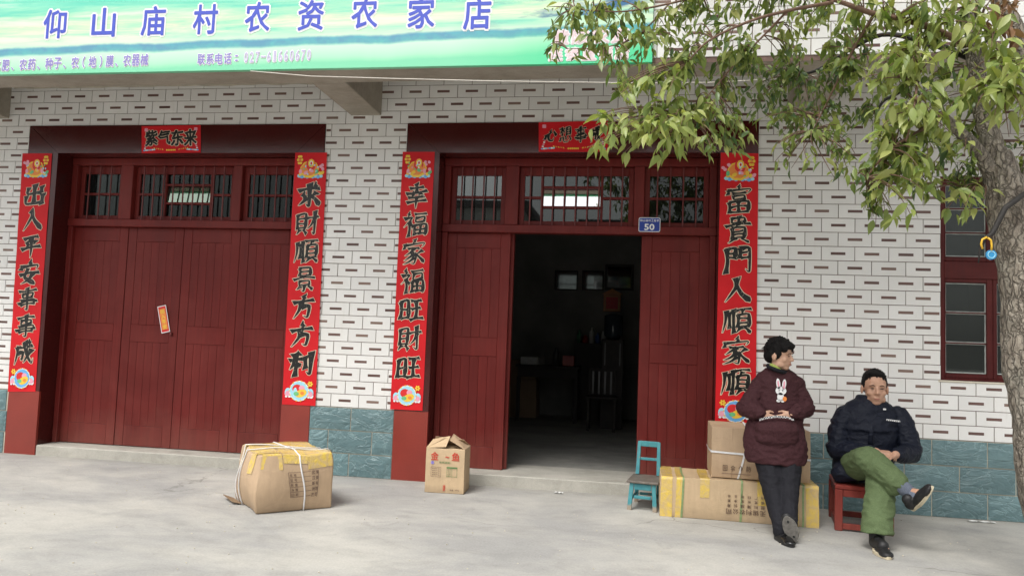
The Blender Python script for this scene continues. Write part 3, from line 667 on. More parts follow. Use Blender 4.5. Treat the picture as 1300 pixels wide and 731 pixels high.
# timber frames
YF = 0.19
def frame_bar(x0, x1, z0, z1, y0=YF, y1=YF + 0.09, name='frame_bar', mt='red_wood'): return boxobj(name, M[mt], SHOP, x0, x1, y0, y1, z0, z1, b=0.004)
ZR0, ZR1 = 2.185, 2.255
for (x0, x1) in ((GX0, GX1), (DX0, DX1)):
    frame_bar(x0 + 0.001, x0 + 0.05, 0.095, ZR0 - 0.001); frame_bar(x1 - 0.05, x1 - 0.001, 0.095, ZR0 - 0.001)
    frame_bar(x0 + 0.001, x0 + 0.06, ZR1 + 0.001, 2.785); frame_bar(x1 - 0.06, x1 - 0.001, ZR1 + 0.001, 2.785)
    frame_bar(x0 + 0.001, x1 - 0.001, ZR0, ZR1, YF - 0.012); frame_bar(x0 + 0.001, x1 - 0.001, 2.786, OPZ - 0.001, YF - 0.004)
def transom(x0, x1, split=None, nb=4, dark=False, gl='window_glass'):
    """sash with panes, a middle glazing bar, iron bars in front; split = (xa, xb) narrows a pivoting middle pane"""
    z0, z1 = ZR1 + 0.001, 2.785
    fr = MB(); y0, y1 = YF + 0.055, YF + 0.085; t = 0.045
    fr.box(x0, x0 + t, y0, y1, z0, z1, .003); fr.box(x1 - t, x1, y0, y1, z0, z1, .003)
    fr.box(x0 + t, x1 - t, y0, y1, z0, z0 + t, .003); fr.box(x0 + t, x1 - t, y0, y1, z1 - t - .03, z1, .003)
    zm = (z0 + z1) / 2 - 0.01
    W = fr.build('transom_window', M['red_wood'], SHOP)
    yp = YF + 0.072
    gm = M['store_glass'] if dark else M[gl]
    def pane(a, b, c, d):
        mb = MB(); mb.box(a, b, yp, yp + 0.004, c, d); mb.build('pane', gm, W)
    def gb(a, b, c, d):
        mb = MB(); mb.box(a, b, YF + 0.05, YF + 0.083, c, d, .002); mb.build('glazing_bar', M['red_wood'], W)
    zt, zb = z1 - t - .03, z0 + t
    if split is None:
        gb(x0 + t, x1 - t, zm - .011, zm + .011); pane(x0 + t, x1 - t, zm + .011, zt); pane(x0 + t, x1 - t, zb, zm - .011)
    else:
        xa, xb = split
        gb(xa - .02, xa, zb, zt); gb(xb, xb + .02, zb, zt)
        for (a, b) in ((x0 + t, xa - .02), (xb + .02, x1 - t)):
            gb(a, b, zm - .011, zm + .011); pane(a, b, zm + .011, zt); pane(a, b, zb, zm - .011)
        za, zc = zm - 0.075, zm + 0.085
        gb(xa, xb, zc, zc + .02); gb(xa, xb, za - .02, za); pane(xa, xb, zc + .02, zt); pane(xa, xb, zb, za - .02)
        # the pivoting pane, tilted back so that it mirrors the sky
        mb = MB(); h = (zc - za) / 2 - .004; hc = (za + zc) / 2; ty = 0.009
        mb.add([(xa + .004, yp - ty, hc - h), (xb - .004, yp - ty, hc - h), (xb - .004, yp + ty, hc + h), (xa + .004, yp + ty, hc + h),
                (xa + .004, yp - ty + .004, hc - h), (xb - .004, yp - ty + .004, hc - h), (xb - .004, yp + ty + .004, hc + h), (xa + .004, yp + ty + .004, hc + h)],
               [(0, 1, 2, 3), (7, 6, 5, 4), (0, 4, 5, 1), (1, 5, 6, 2), (2, 6, 7, 3), (3, 7, 4, 0)])
        mb.build('pivot_pane', M['tilted_glass_dim' if dark else 'tilted_glass'], W)
    n = int(round((x1 - x0) / 0.105)); 
    for i in range(1, n):
        x = x0 + (x1 - x0) * i / n
        mb = MB(); mb.box(x - .006, x + .006, YF + 0.018, YF + 0.030, z0, z1, .002); mb.build('security_bar', M['iron_red'], W)
for x0, x1 in ((-4.93, -4.80), (-3.755, -3.665)): frame_bar(x0, x1, ZR1 + 0.001, 2.785)
for x0, x1 in ((-1.135, -1.015), (0.0, 0.09)): frame_bar(x0, x1, ZR1 + 0.001, 2.785)
transom(GX0 + .061, -4.931, dark=True); transom(-4.799, -3.756, (-4.47, -4.01), dark=True); transom(-3.664, GX1 - .061, dark=True)
transom(DX0 + .061, -1.136); transom(-1.014, -0.001, (-0.80, -0.29), gl='window_glass_mid'); transom(0.091, DX1 - .061, gl='window_glass_dim')
# plank door leaves
LW, LH = 0.583, 2.085
def leaf_parts():
    fr = MB(); t = 0.045
    fr.box(0.002, 0.09, 0, t, 0, LH, .003); fr.box(LW - 0.09, LW - 0.002, 0, t, 0, LH, .003)
    for z0, z1 in ((0, .19), (.985, 1.15), (1.95, LH)): fr.box(0.0905, LW - 0.0905, 0.001, t - .001, z0, z1, .003)
    pm = []
    np_ = 5; pw = (LW - 0.18) / np_
    for z0, z1 in ((.191, .984), (1.151, 1.949)):
        pb = MB(); pb.box(-pw / 2 + .0004, pw / 2 - .0004, 0.004, 0.028, z0, z1, .0018); pm.append(pb.mesh('plank', M['red_wood']))
    return fr.mesh('door_leaf', M['red_wood']), pm, pw, np_
LF, LPM, PW, NPK = leaf_parts()
def leaf(x, y, z, rz=0.0, parent=SHOP):
    o = link('door_leaf', LF, parent, False); o.location = Vector((x, y, z)) - Vector(parent.location); o.rotation_euler = (0, 0, rz)
    for me in LPM:
        for k in range(NPK):
            p = link('plank', me, o, False); p.location = (0.09 + PW * (k + .5), R.uniform(-.0008, .0008), 0)
    return o
YL = YF + 0.045
for i in range(4):
    leaf(GX0 + .041 + i * LW, YL + (0.004 if i in (1, 2) else 0), 0.098)
leaf(DX0 + .041, YL, 0.098); leaf(DX1 - .041 - LW, YL, 0.098)
leaf(DX0 + .041 + .028, YL + .052, 0.100); leaf(DX1 - .041 - LW - .0, YL + .052, 0.100)   # the two inner leaves, folded back behind
# padlock-like knob on the garage doors
kb = MB(); kb.ell(at(217, 424, YL - .01), (.014, .014, .02)); kb.build('latch', M['iron_red'], SHOP, True)
# steps inside the openings
st = MB(); st.box(GX0 + .001, GX1 - .001, -0.004, 0.6, -.02, .092, .008); st.build('threshold_step', M['concrete_step'], SHOP)
st = MB(); st.box(DX0 + .001, DX1 - .001, -0.006, 0.6, -.02, .097, .008); st.build('threshold_step', M['concrete_step'], SHOP)
# side window
def side_window():
    y0 = 0.012; fr = MB()
    fr.box(WX0, WX0 + .03, y0, y0 + .09, WZ0, WZ1, .003); fr.box(WX1 - .03, WX1, y0, y0 + .09, WZ0, WZ1, .003)
    fr.box(WX0 + .03, WX1 - .03, y0, y0 + .09, WZ0, WZ0 + .02, .003); fr.box(WX0 + .03, WX1 - .03, y0, y0 + .09, WZ1 - .03, WZ1, .003)
    za, zb = at(1222, 354, .03).z, at(1222, 332, .03).z
    fr.box(WX0 + .03, WX1 - .03, y0 + .002, y0 + .088, za, zb, .003)
    W = fr.build('window', M['red_wood_window'], SHOP)
    y1 = y0 + 0.006
    cols = [(WX0 + .03, WX0 + .385), (WX0 + .385, WX0 + .74), (WX0 + .74, WX1 - .03)]
    for (a, b) in cols:
        for (c, d, nr) in ((WZ0 + .02, za, 3), (zb, WZ1 - .03, 3)):
            sf = MB(); t = 0.03 if a > WX0 + .1 else .012; t2 = .045
            sf.box(a + .001, a + t, y1, y1 + .05, c + .001, d - .001, .003); sf.box(b - t2, b - .001, y1, y1 + .05, c + .001, d - .001, .003)
            sf.box(a + t, b - t2, y1, y1 + .05, c + .001, c + .035, .003); sf.box(a + t, b - t2, y1, y1 + .05, d - .03, d - .001, .003)
            S = sf.build('sash', M['red_wood_window'], W)
            ph = (d - .03 - c - .035) / nr
            for k in range(nr):
                z0_, z1_ = c + .035 + ph * k, c + .035 + ph * (k + 1)
                # paint-smeared putty line and pane together make the glazed light
                pb = MB(); e = .008
                pb.box(a + t, b - t2, y1 + .024, y1 + .028, z0_ + .004, z1_ - .004, mi=0)
                for q in ((a + t, a + t + e, z0_ + .004, z1_ - .004), (b - t2 - e, b - t2, z0_ + .004, z1_ - .004), (a + t + e, b - t2 - e, z0_ + .004, z0_ + .004 + e), (a + t + e, b - t2 - e, z1_ - .004 - e, z1_ - .004)):
                    pb.box(q[0], q[1], y1 + .018, y1 + .0235, q[2], q[3], mi=1)
                pb.build('pane', [M['window_glass_dusty'], M['putty']], S)
                if k: 
                    gb = MB(); gb.box(a + t, b - t2, y1 + .004, y1 + .035, z0_ - .005, z0_ + .005, .002); gb.build('glazing_bar', M['red_wood_window'], S)
side_window()
boxobj('window_sill', M['plaster'], SHOP, WX0 - .02, WX1 + .02, -.006, .1, WZ0 - .016, WZ0 - .001, b=.003)
# rooms behind the doorway, the garage doors and the window
def room(x0, x1, y0, y1, z0, z1, nm, wm, fm):
    mb = MB(); vs = [(x, y, z) for x in (x0, x1) for y in (y0, y1) for z in (z0, z1)]
    mb.add(vs, [(2, 3, 7, 6), (0, 1, 3, 2), (4, 6, 7, 5), (1, 5, 7, 3)], 0); mb.add(vs, [(0, 2, 6, 4)], 1)
    o = link(nm, mb.mesh(nm, [M[wm], M[fm]]), SHOP)
    return o
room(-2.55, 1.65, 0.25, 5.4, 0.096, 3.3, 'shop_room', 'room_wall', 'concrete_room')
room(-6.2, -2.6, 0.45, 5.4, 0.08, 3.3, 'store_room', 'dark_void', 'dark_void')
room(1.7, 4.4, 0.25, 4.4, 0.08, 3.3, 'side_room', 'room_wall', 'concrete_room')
# canopy: floor slab, edge beam, cantilever beams, parapet
ZB = 3.197
boxobj('canopy_beam', M['concrete_beam'], SHOP, XL, XR, -1.15, -.87, ZB, 3.70, b=.006)
boxobj('canopy_slab', M['concrete_beam'], SHOP, XL, XR, -.869, .006, 3.62, 3.76)
for xb in (-6.315, -2.543, 1.232, 5.0): boxobj('cantilever_beam', M['concrete_beam'], SHOP, xb, xb + .285, -.869, .006, ZB + .0015, 3.619, b=.006)
boxobj('parapet', M['grout'], SHOP, XL, XR, -1.15, -1.0, 3.701, 4.35)
boxobj('parapet_face', M['grout'], SHOP, 0.1, XR, -1.152, -1.1505, ZB + .002, 4.35)
# ragged plaster skim where wall tiles stop under the canopy
ps = MB(); n = 60; vs = []
for i in range(n + 1):
    x = -6.0 + 3.4 * i / n; vs += [(x, -.004, 3.492 + .014 * noise.noise(Vector((x * 6, 1, 2)))), (x, -.004, 3.64)]
ps.add(vs, [(2 * i, 2 * i + 2, 2 * i + 3, 2 * i + 1) for i in range(n)]); ps.build('plaster_skim', M['plaster'], SHOP)

# ------------------------------------------------------------------ shop sign
SX0, SX1, SZ0, SZ1 = -6.35, 0.10, 3.19, 4.25
SIGN = empty('shop_sign', ((SX0 + SX1) / 2, -1.19, SZ0)); tag(SIGN, 'long green landscape banner with blue Chinese shop name fixed along the canopy edge', 'sign')
boxobj('sign_board', M['sign_print'], SIGN, SX0, SX1, -1.20, -1.162, SZ0, SZ1, b=.002)
big = [('仰', 70, 31), ('山', 132, 29), ('庙', 195, 27), ('村', 261, 25), ('农', 327, 22), ('资', 395, 20), ('农', 463, 17), ('家', 535, 17), ('店', 606, 18)]
YS = -1.2015
for ch, x, y in big:
    p = at(x, y, YS); mb = MB()
    put_text(mb, ch, p.x, p.z, YS - .001, .195, .225, .085, 0); put_text(mb, ch, p.x, p.z, YS - .003, .195, .225, .022, 1)
    mb.build('character', [M['ink_white'], M['sign_blue']], SIGN)
def line_text(txt, xa, xb, ya, yb, ht, m1, m2, name='lettering', off=.04):
    mb = MB(); n = len(txt)
    for i, ch in enumerate(txt):
        f = (i + .5) / n; p = at(xa + (xb - xa) * f, ya + (yb - ya) * f, YS); wd = abs(at(xb, ya, YS).x - at(xa, ya, YS).x) / n
        if ch in '、': put_text(mb, ch, p.x - wd * .2, p.z - ht * .35, YS - .001, wd * .3, ht * .3, .05, 0); put_text(mb, ch, p.x - wd * .2, p.z - ht * .35, YS - .003, wd * .3, ht * .3, .01, 1); continue
        k = .82 if ord(ch) > 255 else .3 if ch == '1' else .62
        if ch in '（）：': k = .25
        hh = ht * (.08 if ch == '—' else .55 if ch == '：' else 1)
        put_text(mb, ch, p.x, p.z, YS - .001, wd * k, hh, off + .05, 0); put_text(mb, ch, p.x, p.z, YS - .003, wd * k, hh, off * .5, 1)
    mb.build(name, [M[m1], M[m2]], SIGN)
line_text('化肥、农药、种子、农（地）膜、农器械', -9, 189, 84, 76, .088, 'ink_white', 'sign_violet')
line_text('联系电话：', 250, 306, 76, 74, .082, 'ink_white', 'sign_violet')
line_text('027—61660670', 309, 396, 73.5, 70, .078, 'ink_white', 'sign_lilac', off=.03)
line_text('黄陂农资', 699, 800, 48, 45, .10, 'ink_white', 'sign_pale', off=.05)
line_text('连锁直销店', 695, 800, 70, 67, .09, 'ink_white', 'sign_pale', off=.04)

# ------------------------------------------------------------------ couplets
def couplet(pts, chars, label, seed, bottom=True):
    """pts = the sheet's corners (top left, top right, bottom right, bottom left) as (x, z) on the wall"""
    TL, TR, BR, BL = [Vector((p[0], 0, p[1])) for p in pts]
    root = empty('couplet_scroll', ((BL + BR) / 2 + Vector((0, -.011, 0)))); tag(root, label, 'couplet', 'red spring festival couplets beside the doors')
    Hh = (TL - BL).length; Ww = (TR - TL).length
    def P(u, v, d=0.0):                                   # u 0..1 across, v 0..1 downwards
        a = TL.lerp(TR, u); b = BL.lerp(BR, u); p = a.lerp(b, v)
        p.y = -.0145 - .0016 * math.sin(v * 23 + seed) - .0022 * noise.noise(Vector((u * 2, v * 14, seed))) - d; return tuple(p)
    NX, NZ = 4, 44; mb = MB()
    mb.add([P(i / NX, j / NZ) for j in range(NZ + 1) for i in range(NX + 1)], [(j * (NX + 1) + i, j * (NX + 1) + i + 1, (j + 1) * (NX + 1) + i + 1, (j + 1) * (NX + 1) + i) for j in range(NZ) for i in range(NX)])
    mb.build('paper', M['red_paper'], root, True)
    fn = lambda q: P(q[0] / Ww, q[2] / Hh, q[1])
    n = len(chars); top = 0.118; bot = .895 if bottom else .97
    for i, ch in enumerate(chars):
        cz = (top + (bot - top) * (i + .5) / n) * Hh; cb = MB(); sd = seed * 10 + i
        ht = min((bot - top) * Hh / n * .80, .235); wd = Ww * .60
        flip = lambda q: fn((q[0], q[1], q[2]))
        def ff(q, cz=cz): return P(q[0] / Ww, (2 * cz - q[2]) / Hh, q[1])
        brush_char(cb, ch, Ww * .5, cz, wd * 1.30, ht * 1.16, .0022, ff, sd)
        cb.build('character', [M['ink_black'], M['ink_gold']], root)
    ornament(root, fn, Ww, Hh, seed, bottom)
PRINT = ['print_yellow', 'print_orange', 'print_pink', 'print_blue', 'print_green', 'ink_white', 'print_skyblue', 'print_red']
def ornament(root, fn, W, H, seed, bottom):
    rr = random.Random(seed); mats = [M[k] for k in PRINT]
    def blob(mb, x, z, rx, rz, d, mi, rot=0): 
        disc(mb, x * W, z, rx * W, rz * W, d, mi, 9, rot, fn)
    mb = MB(); zc = .075
    # boat-like goldfish with waves, clouds and a flower
    blob = lambda mb, x, z, rx, rz, d, mi, rot=0: disc(mb, x * W, z * 1.85 - .003, rx * W, rz * W * (1.5 if rx < .2 else 1.9), d * 2 - .0015, mi, 9, rot, fn)
    for k in range(9): blob(mb, .16 + .085 * k, .118 + .004 * (k % 2), .06, .035, .0020, 3 if k % 2 else 6, rr.uniform(-.3, .3))
    for k in range(7): blob(mb, .2 + .1 * k, .108 + rr.uniform(-.004, .004), .055, .04, .0024, 2 if k % 2 else 0, rr.uniform(-.5, .5))
    blob(mb, .48, .085, .30, .14, .0026, 0, -.12); blob(mb, .48, .083, .27, .11, .0029, 1, -.12); blob(mb, .52, .062, .15, .13, .0031, 7); blob(mb, .53, .055, .10, .085, .0034, 0); blob(mb, .53, .055, .055, .05, .0036, 5); blob(mb, .53, .055, .03, .03, .0038, 7)
    for a in range(5): blob(mb, .2 + .17 * a, .096 + .006 * math.sin(a * 2), .05, .05, .0037, rr.choice([0, 2, 4]), a)
    for k in range(10): blob(mb, rr.uniform(.2, .85), rr.uniform(.055, .11), .035, .014, .0040, rr.choice([0, 2, 4, 6, 5]), rr.uniform(0, 3))
    fx = .82 if seed % 2 else .17
    for a in range(6): blob(mb, fx + .06 * math.cos(a * 1.047), .038 + .06 * W * math.sin(a * 1.047), .04, .03, .0024, 0, a * 1.047)
    blob(mb, fx, .038, .03, .03, .0028, 1)
    for k in range(5): blob(mb, 1 - fx + rr.uniform(-.12, .1), rr.uniform(.04, .09), .05, .03, .0023, 2, rr.uniform(0, 3))
    mb.build('ornament', mats, root)
    if not bottom: return
    mb = MB(); zc = H * .945
    blob = lambda mb, x, z, rx, rz, d, mi, rot=0: disc(mb, x * W, z, rx * W, rz * W, d * 3.2 - .003, mi, 12, rot, fn)
    for k in range(12): blob(mb, .14 + .065 * k, zc + .03 + .006 * (k % 3), .075, .06, .0020, (2, 6, 5)[k % 3])
    for k in (.16, .84): blob(mb, k, zc + .012, .09, .12, .0022, 6); blob(mb, k, zc + .025, .07, .08, .0024, 2)
    for k in range(9): blob(mb, .12 + .095 * k, zc + .052, .035, .03, .0023, 5)
    blob(mb, .5, zc, .30, .30, .0026, 5); blob(mb, .5, zc, .275, .275, .0028, 3 if seed % 2 else 6); blob(mb, .44, zc - .018, .15, .13, .0030, 7); blob(mb, .56, zc + .02, .18, .11, .0032, 0, -.4)
    blob(mb, .58, zc - .025, .09, .08, .0031, 2); blob(mb, .42, zc + .025, .08, .06, .0034, 4); blob(mb, .6, zc + .018, .06, .05, .0036, 1)
    for a in range(14): blob(mb, .5 + .29 * math.cos(a * .449), zc + .29 * W * math.sin(a * .449), .02, .02, .0035, 0)
    fx = .82 if seed % 2 == 0 else .18
    for a in range(6): blob(mb, fx + .05 * math.cos(a * 1.047), zc - .065 + .05 * W * math.sin(a * 1.047), .035, .025, .0024, 0, a * 1.047)
    mb.build('ornament', mats, root)
def q4(*px): return [(at(x, y, -.012).x, at(x, y, -.012).z) for x, y in px]
couplet(q4((29, 195), (66.5, 195), (45, 497), (10, 497)), '出入平安事事成', 'leftmost red couplet, left of the closed garage doors', 1)
couplet(q4((375, 194), (415.5, 194), (400.5, 515), (358, 513)), '求財順景方方利', 'red couplet on the right side of the closed garage doors', 2)
couplet(q4((511.5, 193), (552, 193), (536.5, 521), (495.5, 519)), '幸福家福旺財旺', 'red couplet left of the open doorway, above the small fish carton', 4)
couplet(q4((915, 194), (963, 195), (959, 543), (907.5, 540)), '富貴門人順家順', 'red couplet right of the open doorway, behind the standing woman', 3)
def banner(px, chars, label, seed):
    TL, TR, BR, BL = [at(x, y, -.012) for x, y in px]
    root = empty('couplet_banner', (BL + BR) / 2); tag(root, label, 'couplet', 'short red banners over the doors')
    W = (TR - TL).length; H = (TL - BL).length
    def P(u, v, d=0.0):
        p = TL.lerp(TR, u).lerp(BL.lerp(BR, u), v); p.y = -.0145 - .003 * noise.noise(Vector((u * 5, v * 3, seed))) - d; return tuple(p)
    mb = MB(); NX = 12; NZ = 4
    mb.add([P(i / NX, j / NZ) for j in range(NZ + 1) for i in range(NX + 1)], [(j * (NX + 1) + i, j * (NX + 1) + i + 1, (j + 1) * (NX + 1) + i + 1, (j + 1) * (NX + 1) + i) for j in range(NZ) for i in range(NX)])
    mb.build('paper', M['red_paper'], root, True)
    for i, ch in enumerate(chars):
        cz = H * .44; cb = MB()
        ff = lambda q: P(q[0] / W, (2 * cz - q[2]) / H, q[1])
        brush_char(cb, ch, W * (.17 + .22 * i), cz, W * .20, H * .56, .0022, ff, seed + i)
        cb.build('character', [M['ink_black'], M['ink_gold']], root)
    fn = lambda q: P(q[0] / W, q[2] / H, q[1]); mb = MB(); rr = random.Random(seed)
    for sx in (1, -1):
        X = lambda t: .5 + sx * (t - .5)
        for k in range(7): disc(mb, X(.05 + .028 * k) * W, H * (.90 - .005 * k), .012, .008, .0022, (3, 5, 6, 2)[k % 4], 8, 0, fn)
        for k in range(4): disc(mb, X(.06 + .01 * k) * W, H * (.82 - .07 * k), .010, .007, .0023, (5, 2)[k % 2], 8, 0, fn)
        for k in range(5): disc(mb, X(.22 + .035 * k) * W, H * (.82 + .012 * k), .009, .005, .0022, (0, 1)[k % 2], 8, .6 * sx, fn)
        for k in range(4): disc(mb, X(.07 + .02 * (k % 2)) * W, H * (.12 + .05 * (k // 2)), .012, .010, .0022, 2, 8, 0, fn)
    for k in range(6): disc(mb, W * (.43 + .028 * k), H * .89, .008, .009, .0022, 0, 8, 0, fn)
    tag(mb.build('ornament', [M[k] for k in PRINT], root), kind='stuff')
banner(((180, 160.5), (255, 159), (255, 194), (180, 195)), '紫气东来', 'small red banner over the closed garage doors', 21)
banner(((684, 155.5), (772, 153.5), (772, 193), (684, 193)), '心想事成', 'small red banner over the open doorway, half covered by leaves', 31)
# house number plate
p0, p1 = at(811, 276, YF - .02), at(838, 294.5, YF - .02)
NP = empty('house_number_plate', ((p0.x + p1.x) / 2, YF - .02, p1.z)); tag(NP, 'small blue plate reading 50 at the right of the doorway lintel rail', 'house number')
def rrect(mb, x0, x1, z0, z1, r, y0, y1, mi=0):
    pts = []
    for cx, cz, a0 in ((x1 - r, z1 - r, 0), (x0 + r, z1 - r, 90), (x0 + r, z0 + r, 180), (x1 - r, z0 + r, 270)):
        for k in range(4): a = math.radians(a0 + 30 * k); pts.append((cx + r * math.cos(a), cz + r * math.sin(a)))
    n = len(pts); mb.add([(x, y0, z) for x, z in pts] + [(x, y1, z) for x, z in pts], [tuple(range(n)), tuple(range(2 * n - 1, n - 1, -1))] + [(i, (i + 1) % n, (i + 1) % n + n, i + n) for i in range(n)], mi)
YP = YF - .016
mb = MB(); rrect(mb, p0.x, p1.x, p1.z, p0.z, .014, YP - .0015, YP + .0035, 0); rrect(mb, p0.x + .005, p1.x - .005, p1.z + .005, p0.z - .005, .011, YP - .0025, YP - .0016, 1); mb.build('plate', [M['ink_white'], M['plate_blue']], NP)
mb = MB(); put_text(mb, '50', (p0.x + p1.x) / 2, p1.z + .042, YP - .0035, .082, .052, .03); mb.build('number', M['ink_white'], NP)
mb = MB()
for i, ch in enumerate('仰山庙村工窑李'): put_text(mb, ch, p0.x + .022 + i * .0235, p0.z - .026, YP - .0035, .019, .021, .012)
mb.build('street_name', M['ink_white'], NP)
# sticker on the garage door
c = at(208, 405, YL - .004); ST = empty('door_sticker', (c.x, YL - .004, c.z)); tag(ST, 'small tilted red and white paper sticker on the garage doors', 'sticker')
mb = MB(); rot = math.radians(14)
def sfn(q):
    u, v = q[0], q[2]; return (c.x + u * math.cos(rot) - v * math.sin(rot), YL - .006 - q[1], c.z + u * math.sin(rot) + v * math.cos(rot))
def sq(mb, x0, x1, z0, z1, d, mi, fn): mb.add([fn((x0, d, z0)), fn((x1, d, z0)), fn((x1, d, z1)), fn((x0, d, z1))], [(0, 1, 2, 3)], mi)
sq(mb, -.045, .045, -.13, .13, 0, 0, sfn); sq(mb, -.038, .038, -.122, .122, .0008, 1, sfn); sq(mb, -.03, .03, -.10, .10, .0016, 2, sfn)
for i, ch in enumerate('出入平安'): put_text(mb, ch, 0, .075 - .05 * i, .0024, .036, .038, .04, 3, fn=sfn, dsg=-1)
mb.build('sticker_sheet', [M['ink_white'], M['print_red'], M['print_orange'], M['print_yellow']], ST)

# ------------------------------------------------------------------ string along the canopy
pts = [at(x, y, Y) for x, y, Y in ((318, 90.5, -1.21), (395, 97, -1.22), (500, 100, -1.22), (620, 103, -1.23), (720, 104.5, -1.24), (800, 105.5, -1.26), (900, 105, -1.35), (1000, 100, -1.5), (1110, 88, -1.75), (1235, 60, -1.97))]
mb = MB(); mb.tube(pts, .0035, 5); tag(mb.build('string', M['white_cord'], None, True), 'thin pale string stretched under the shop sign to the tree', 'string')

# ------------------------------------------------------------------ cartons
def carton(name, label, loc, rz, wd, dp, ht, mt, warp_amt=.012, taper=0.0, seed=1, group=None):
    root = empty(name, loc, rz); tag(root, label, 'carton', group)
    def warp(p):
        x, y, z = p; u, v, t = x / wd, y / dp, z / ht       # u, v in -.5...5
        n = noise.noise_vector(Vector((x * 3 + seed, y * 3, z * 4))); b = warp_amt
        bul = math.sin(math.pi * min(max(t, 0), 1)) * b
        x2 = x * (1 - taper * t) + math.copysign(bul, u) * (1 - (2 * v) ** 2 * .8) * min(1, abs(u) * 2) + n.x * b * .7
        y2 = y * (1 - taper * t) + math.copysign(bul, v) * (1 - (2 * u) ** 2 * .8) * min(1, abs(v) * 2) + n.y * b * .7
        z2 = z + (n.z * b * .8 - .01 * (1 - (2 * u) ** 2) * (1 - (2 * v) ** 2)) * t
        return (x2, y2, max(z2, 0.001))
    bm = bmesh.new(); bmesh.ops.create_cube(bm, size=1); bmesh.ops.subdivide_edges(bm, edges=bm.edges[:], cuts=7, use_grid_fill=True)
    for q in bm.verts: q.co = Vector((q.co.x * wd, q.co.y * dp, (q.co.z + .5) * ht))
    # round the edges a touch
    for q in bm.verts: q.co = Vector(warp(q.co))
    mb = MB(); mb.bm(bm); body = mb.build('box_body', M[mt], root, False, False)
    bv = body.modifiers.new('b', 'BEVEL'); bv.width = .004 if warp_amt < .03 else .014; bv.segments = 3; bv.limit_method = 'ANGLE'; bv.angle_limit = math.radians(50)
    body.data.polygons.foreach_set('use_smooth', [True] * len(body.data.polygons)); wn_ = body.modifiers.new('n', 'WEIGHTED_NORMAL')
    return root, warp
def band(root, warp, pts, wdt, mt, name, thick=.003, seg=10, side=None):
    """a band laid over a carton: pts = corner points of its centre line (local, on the undeformed box), side = its width direction per leg"""
    mb = MB(); path = []
    for i in range(len(pts) - 1):
        a, b = Vector(pts[i]), Vector(pts[i + 1])
        for k in range(seg): path.append(a.lerp(b, k / seg))
    path.append(Vector(pts[-1])); s_ = Vector(side)
    c0 = Vector((0, 0, .0)); n = len(path); vs = []
    for i, p in enumerate(path):
        jit = noise.noise(p * 9 + Vector((3, 1, 2))) * wdt * .06
        a = Vector(warp(p - s_ * (wdt / 2 + jit))); b = Vector(warp(p + s_ * (wdt / 2 + jit))); vs += [a, b]
    # outward push
    ctr = sum(vs, Vector()) / len(vs) if False else None
    mb.add(vs, [(2 * i, 2 * i + 1, 2 * i + 3, 2 * i + 2) for i in range(n - 1)])
    return mb, vs
def off_pt(p, wd, dp, ht, e):
    x, y, z = p
    if abs(abs(x) - wd / 2) < 1e-4: x += math.copysign(e, x)
    if abs(abs(y) - dp / 2) < 1e-4: y += math.copysign(e, y)
    if abs(z - ht) < 1e-4: z += e
    return Vector((x, y, z))
def wrap(root, warp, dims, pts, wdt, mt, name, side, e=.0035, seg=12):
    pts2 = [off_pt(p, *dims, e) for p in pts]
    mb, _ = band(root, warp, pts2, wdt, mt, name, side=side, seg=seg); return mb.build(name, M[mt], root, True, False)
# lower long carton
CW, CD, CH = 1.10, 0.46, .285
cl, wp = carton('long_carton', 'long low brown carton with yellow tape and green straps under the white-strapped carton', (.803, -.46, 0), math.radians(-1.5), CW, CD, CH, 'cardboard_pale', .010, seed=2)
D1 = (CW, CD, CH)
for x, wd_ in ((-.505, .082), (-.415, .05), (.36, .10), (.505, .085)):
    wrap(cl, wp, D1, [(x, -CD / 2, .0), (x, -CD / 2, CH), (x, CD / 2, CH)], wd_, 'yellow_tape', 'tape', (1, 0, 0), .0025)
wrap(cl, wp, D1, [(-.235, -CD / 2, CH * .55), (-.235, -CD / 2, CH), (-.235, CD / 2, CH)], .07, 'yellow_tape', 'tape', (1, 0, 0), .0025)
wrap(cl, wp, D1, [(.16, -CD / 2, CH * .45), (.16, -CD / 2, CH), (.16, CD / 2, CH)], .06, 'yellow_tape', 'tape', (1, 0, 0), .0025)
for x in (-.395, .02, .44): wrap(cl, wp, D1, [(x, -CD / 2, .0), (x + .006, -CD / 2, CH), (x, CD / 2, CH)], .014, 'green_strap', 'strap', (1, 0, 0), .0045)
def print_on(root, warp, dims, mt, name, items, e=.006):
    """flat print on the -y face; items: (text, x, z, w, h, upside_down)"""
    mb = MB(); wd, dp, ht = dims
    for (t, x, z, w_, h_, fl) in items:
        def ff(q, x=x, z=z, fl=fl):
            u, v = q[0] - x, q[2] - z
            if fl: u, v = -u, -v
            P = Vector((x + u, -dp / 2, z + v)); P2 = Vector(warp(P)); P2.y -= e; return tuple(P2)
        put_text(mb, t, x, z, 0, w_, h_, .01, fn=ff)
    return mb.build(name, M[mt], root, False, False)
rowt = [('无锡利农公司', .20, .085, .045), ('塑料薄膜长寿', .20, .125, .03), ('幅宽长度净重', .19, .158, .025), ('出厂日期合格', .18, .190, .022)]
its = []
for t, xc, zc_, h_ in rowt:
    for i, ch in enumerate(t): its.append((ch, .07 - .0 + .045 * (len(t) - 1 - i) - .13, zc_ - .01, h_ * .85, h_ * .8, True))
print_on(cl, wp, D1, 'carton_ink', 'printed_text', its)
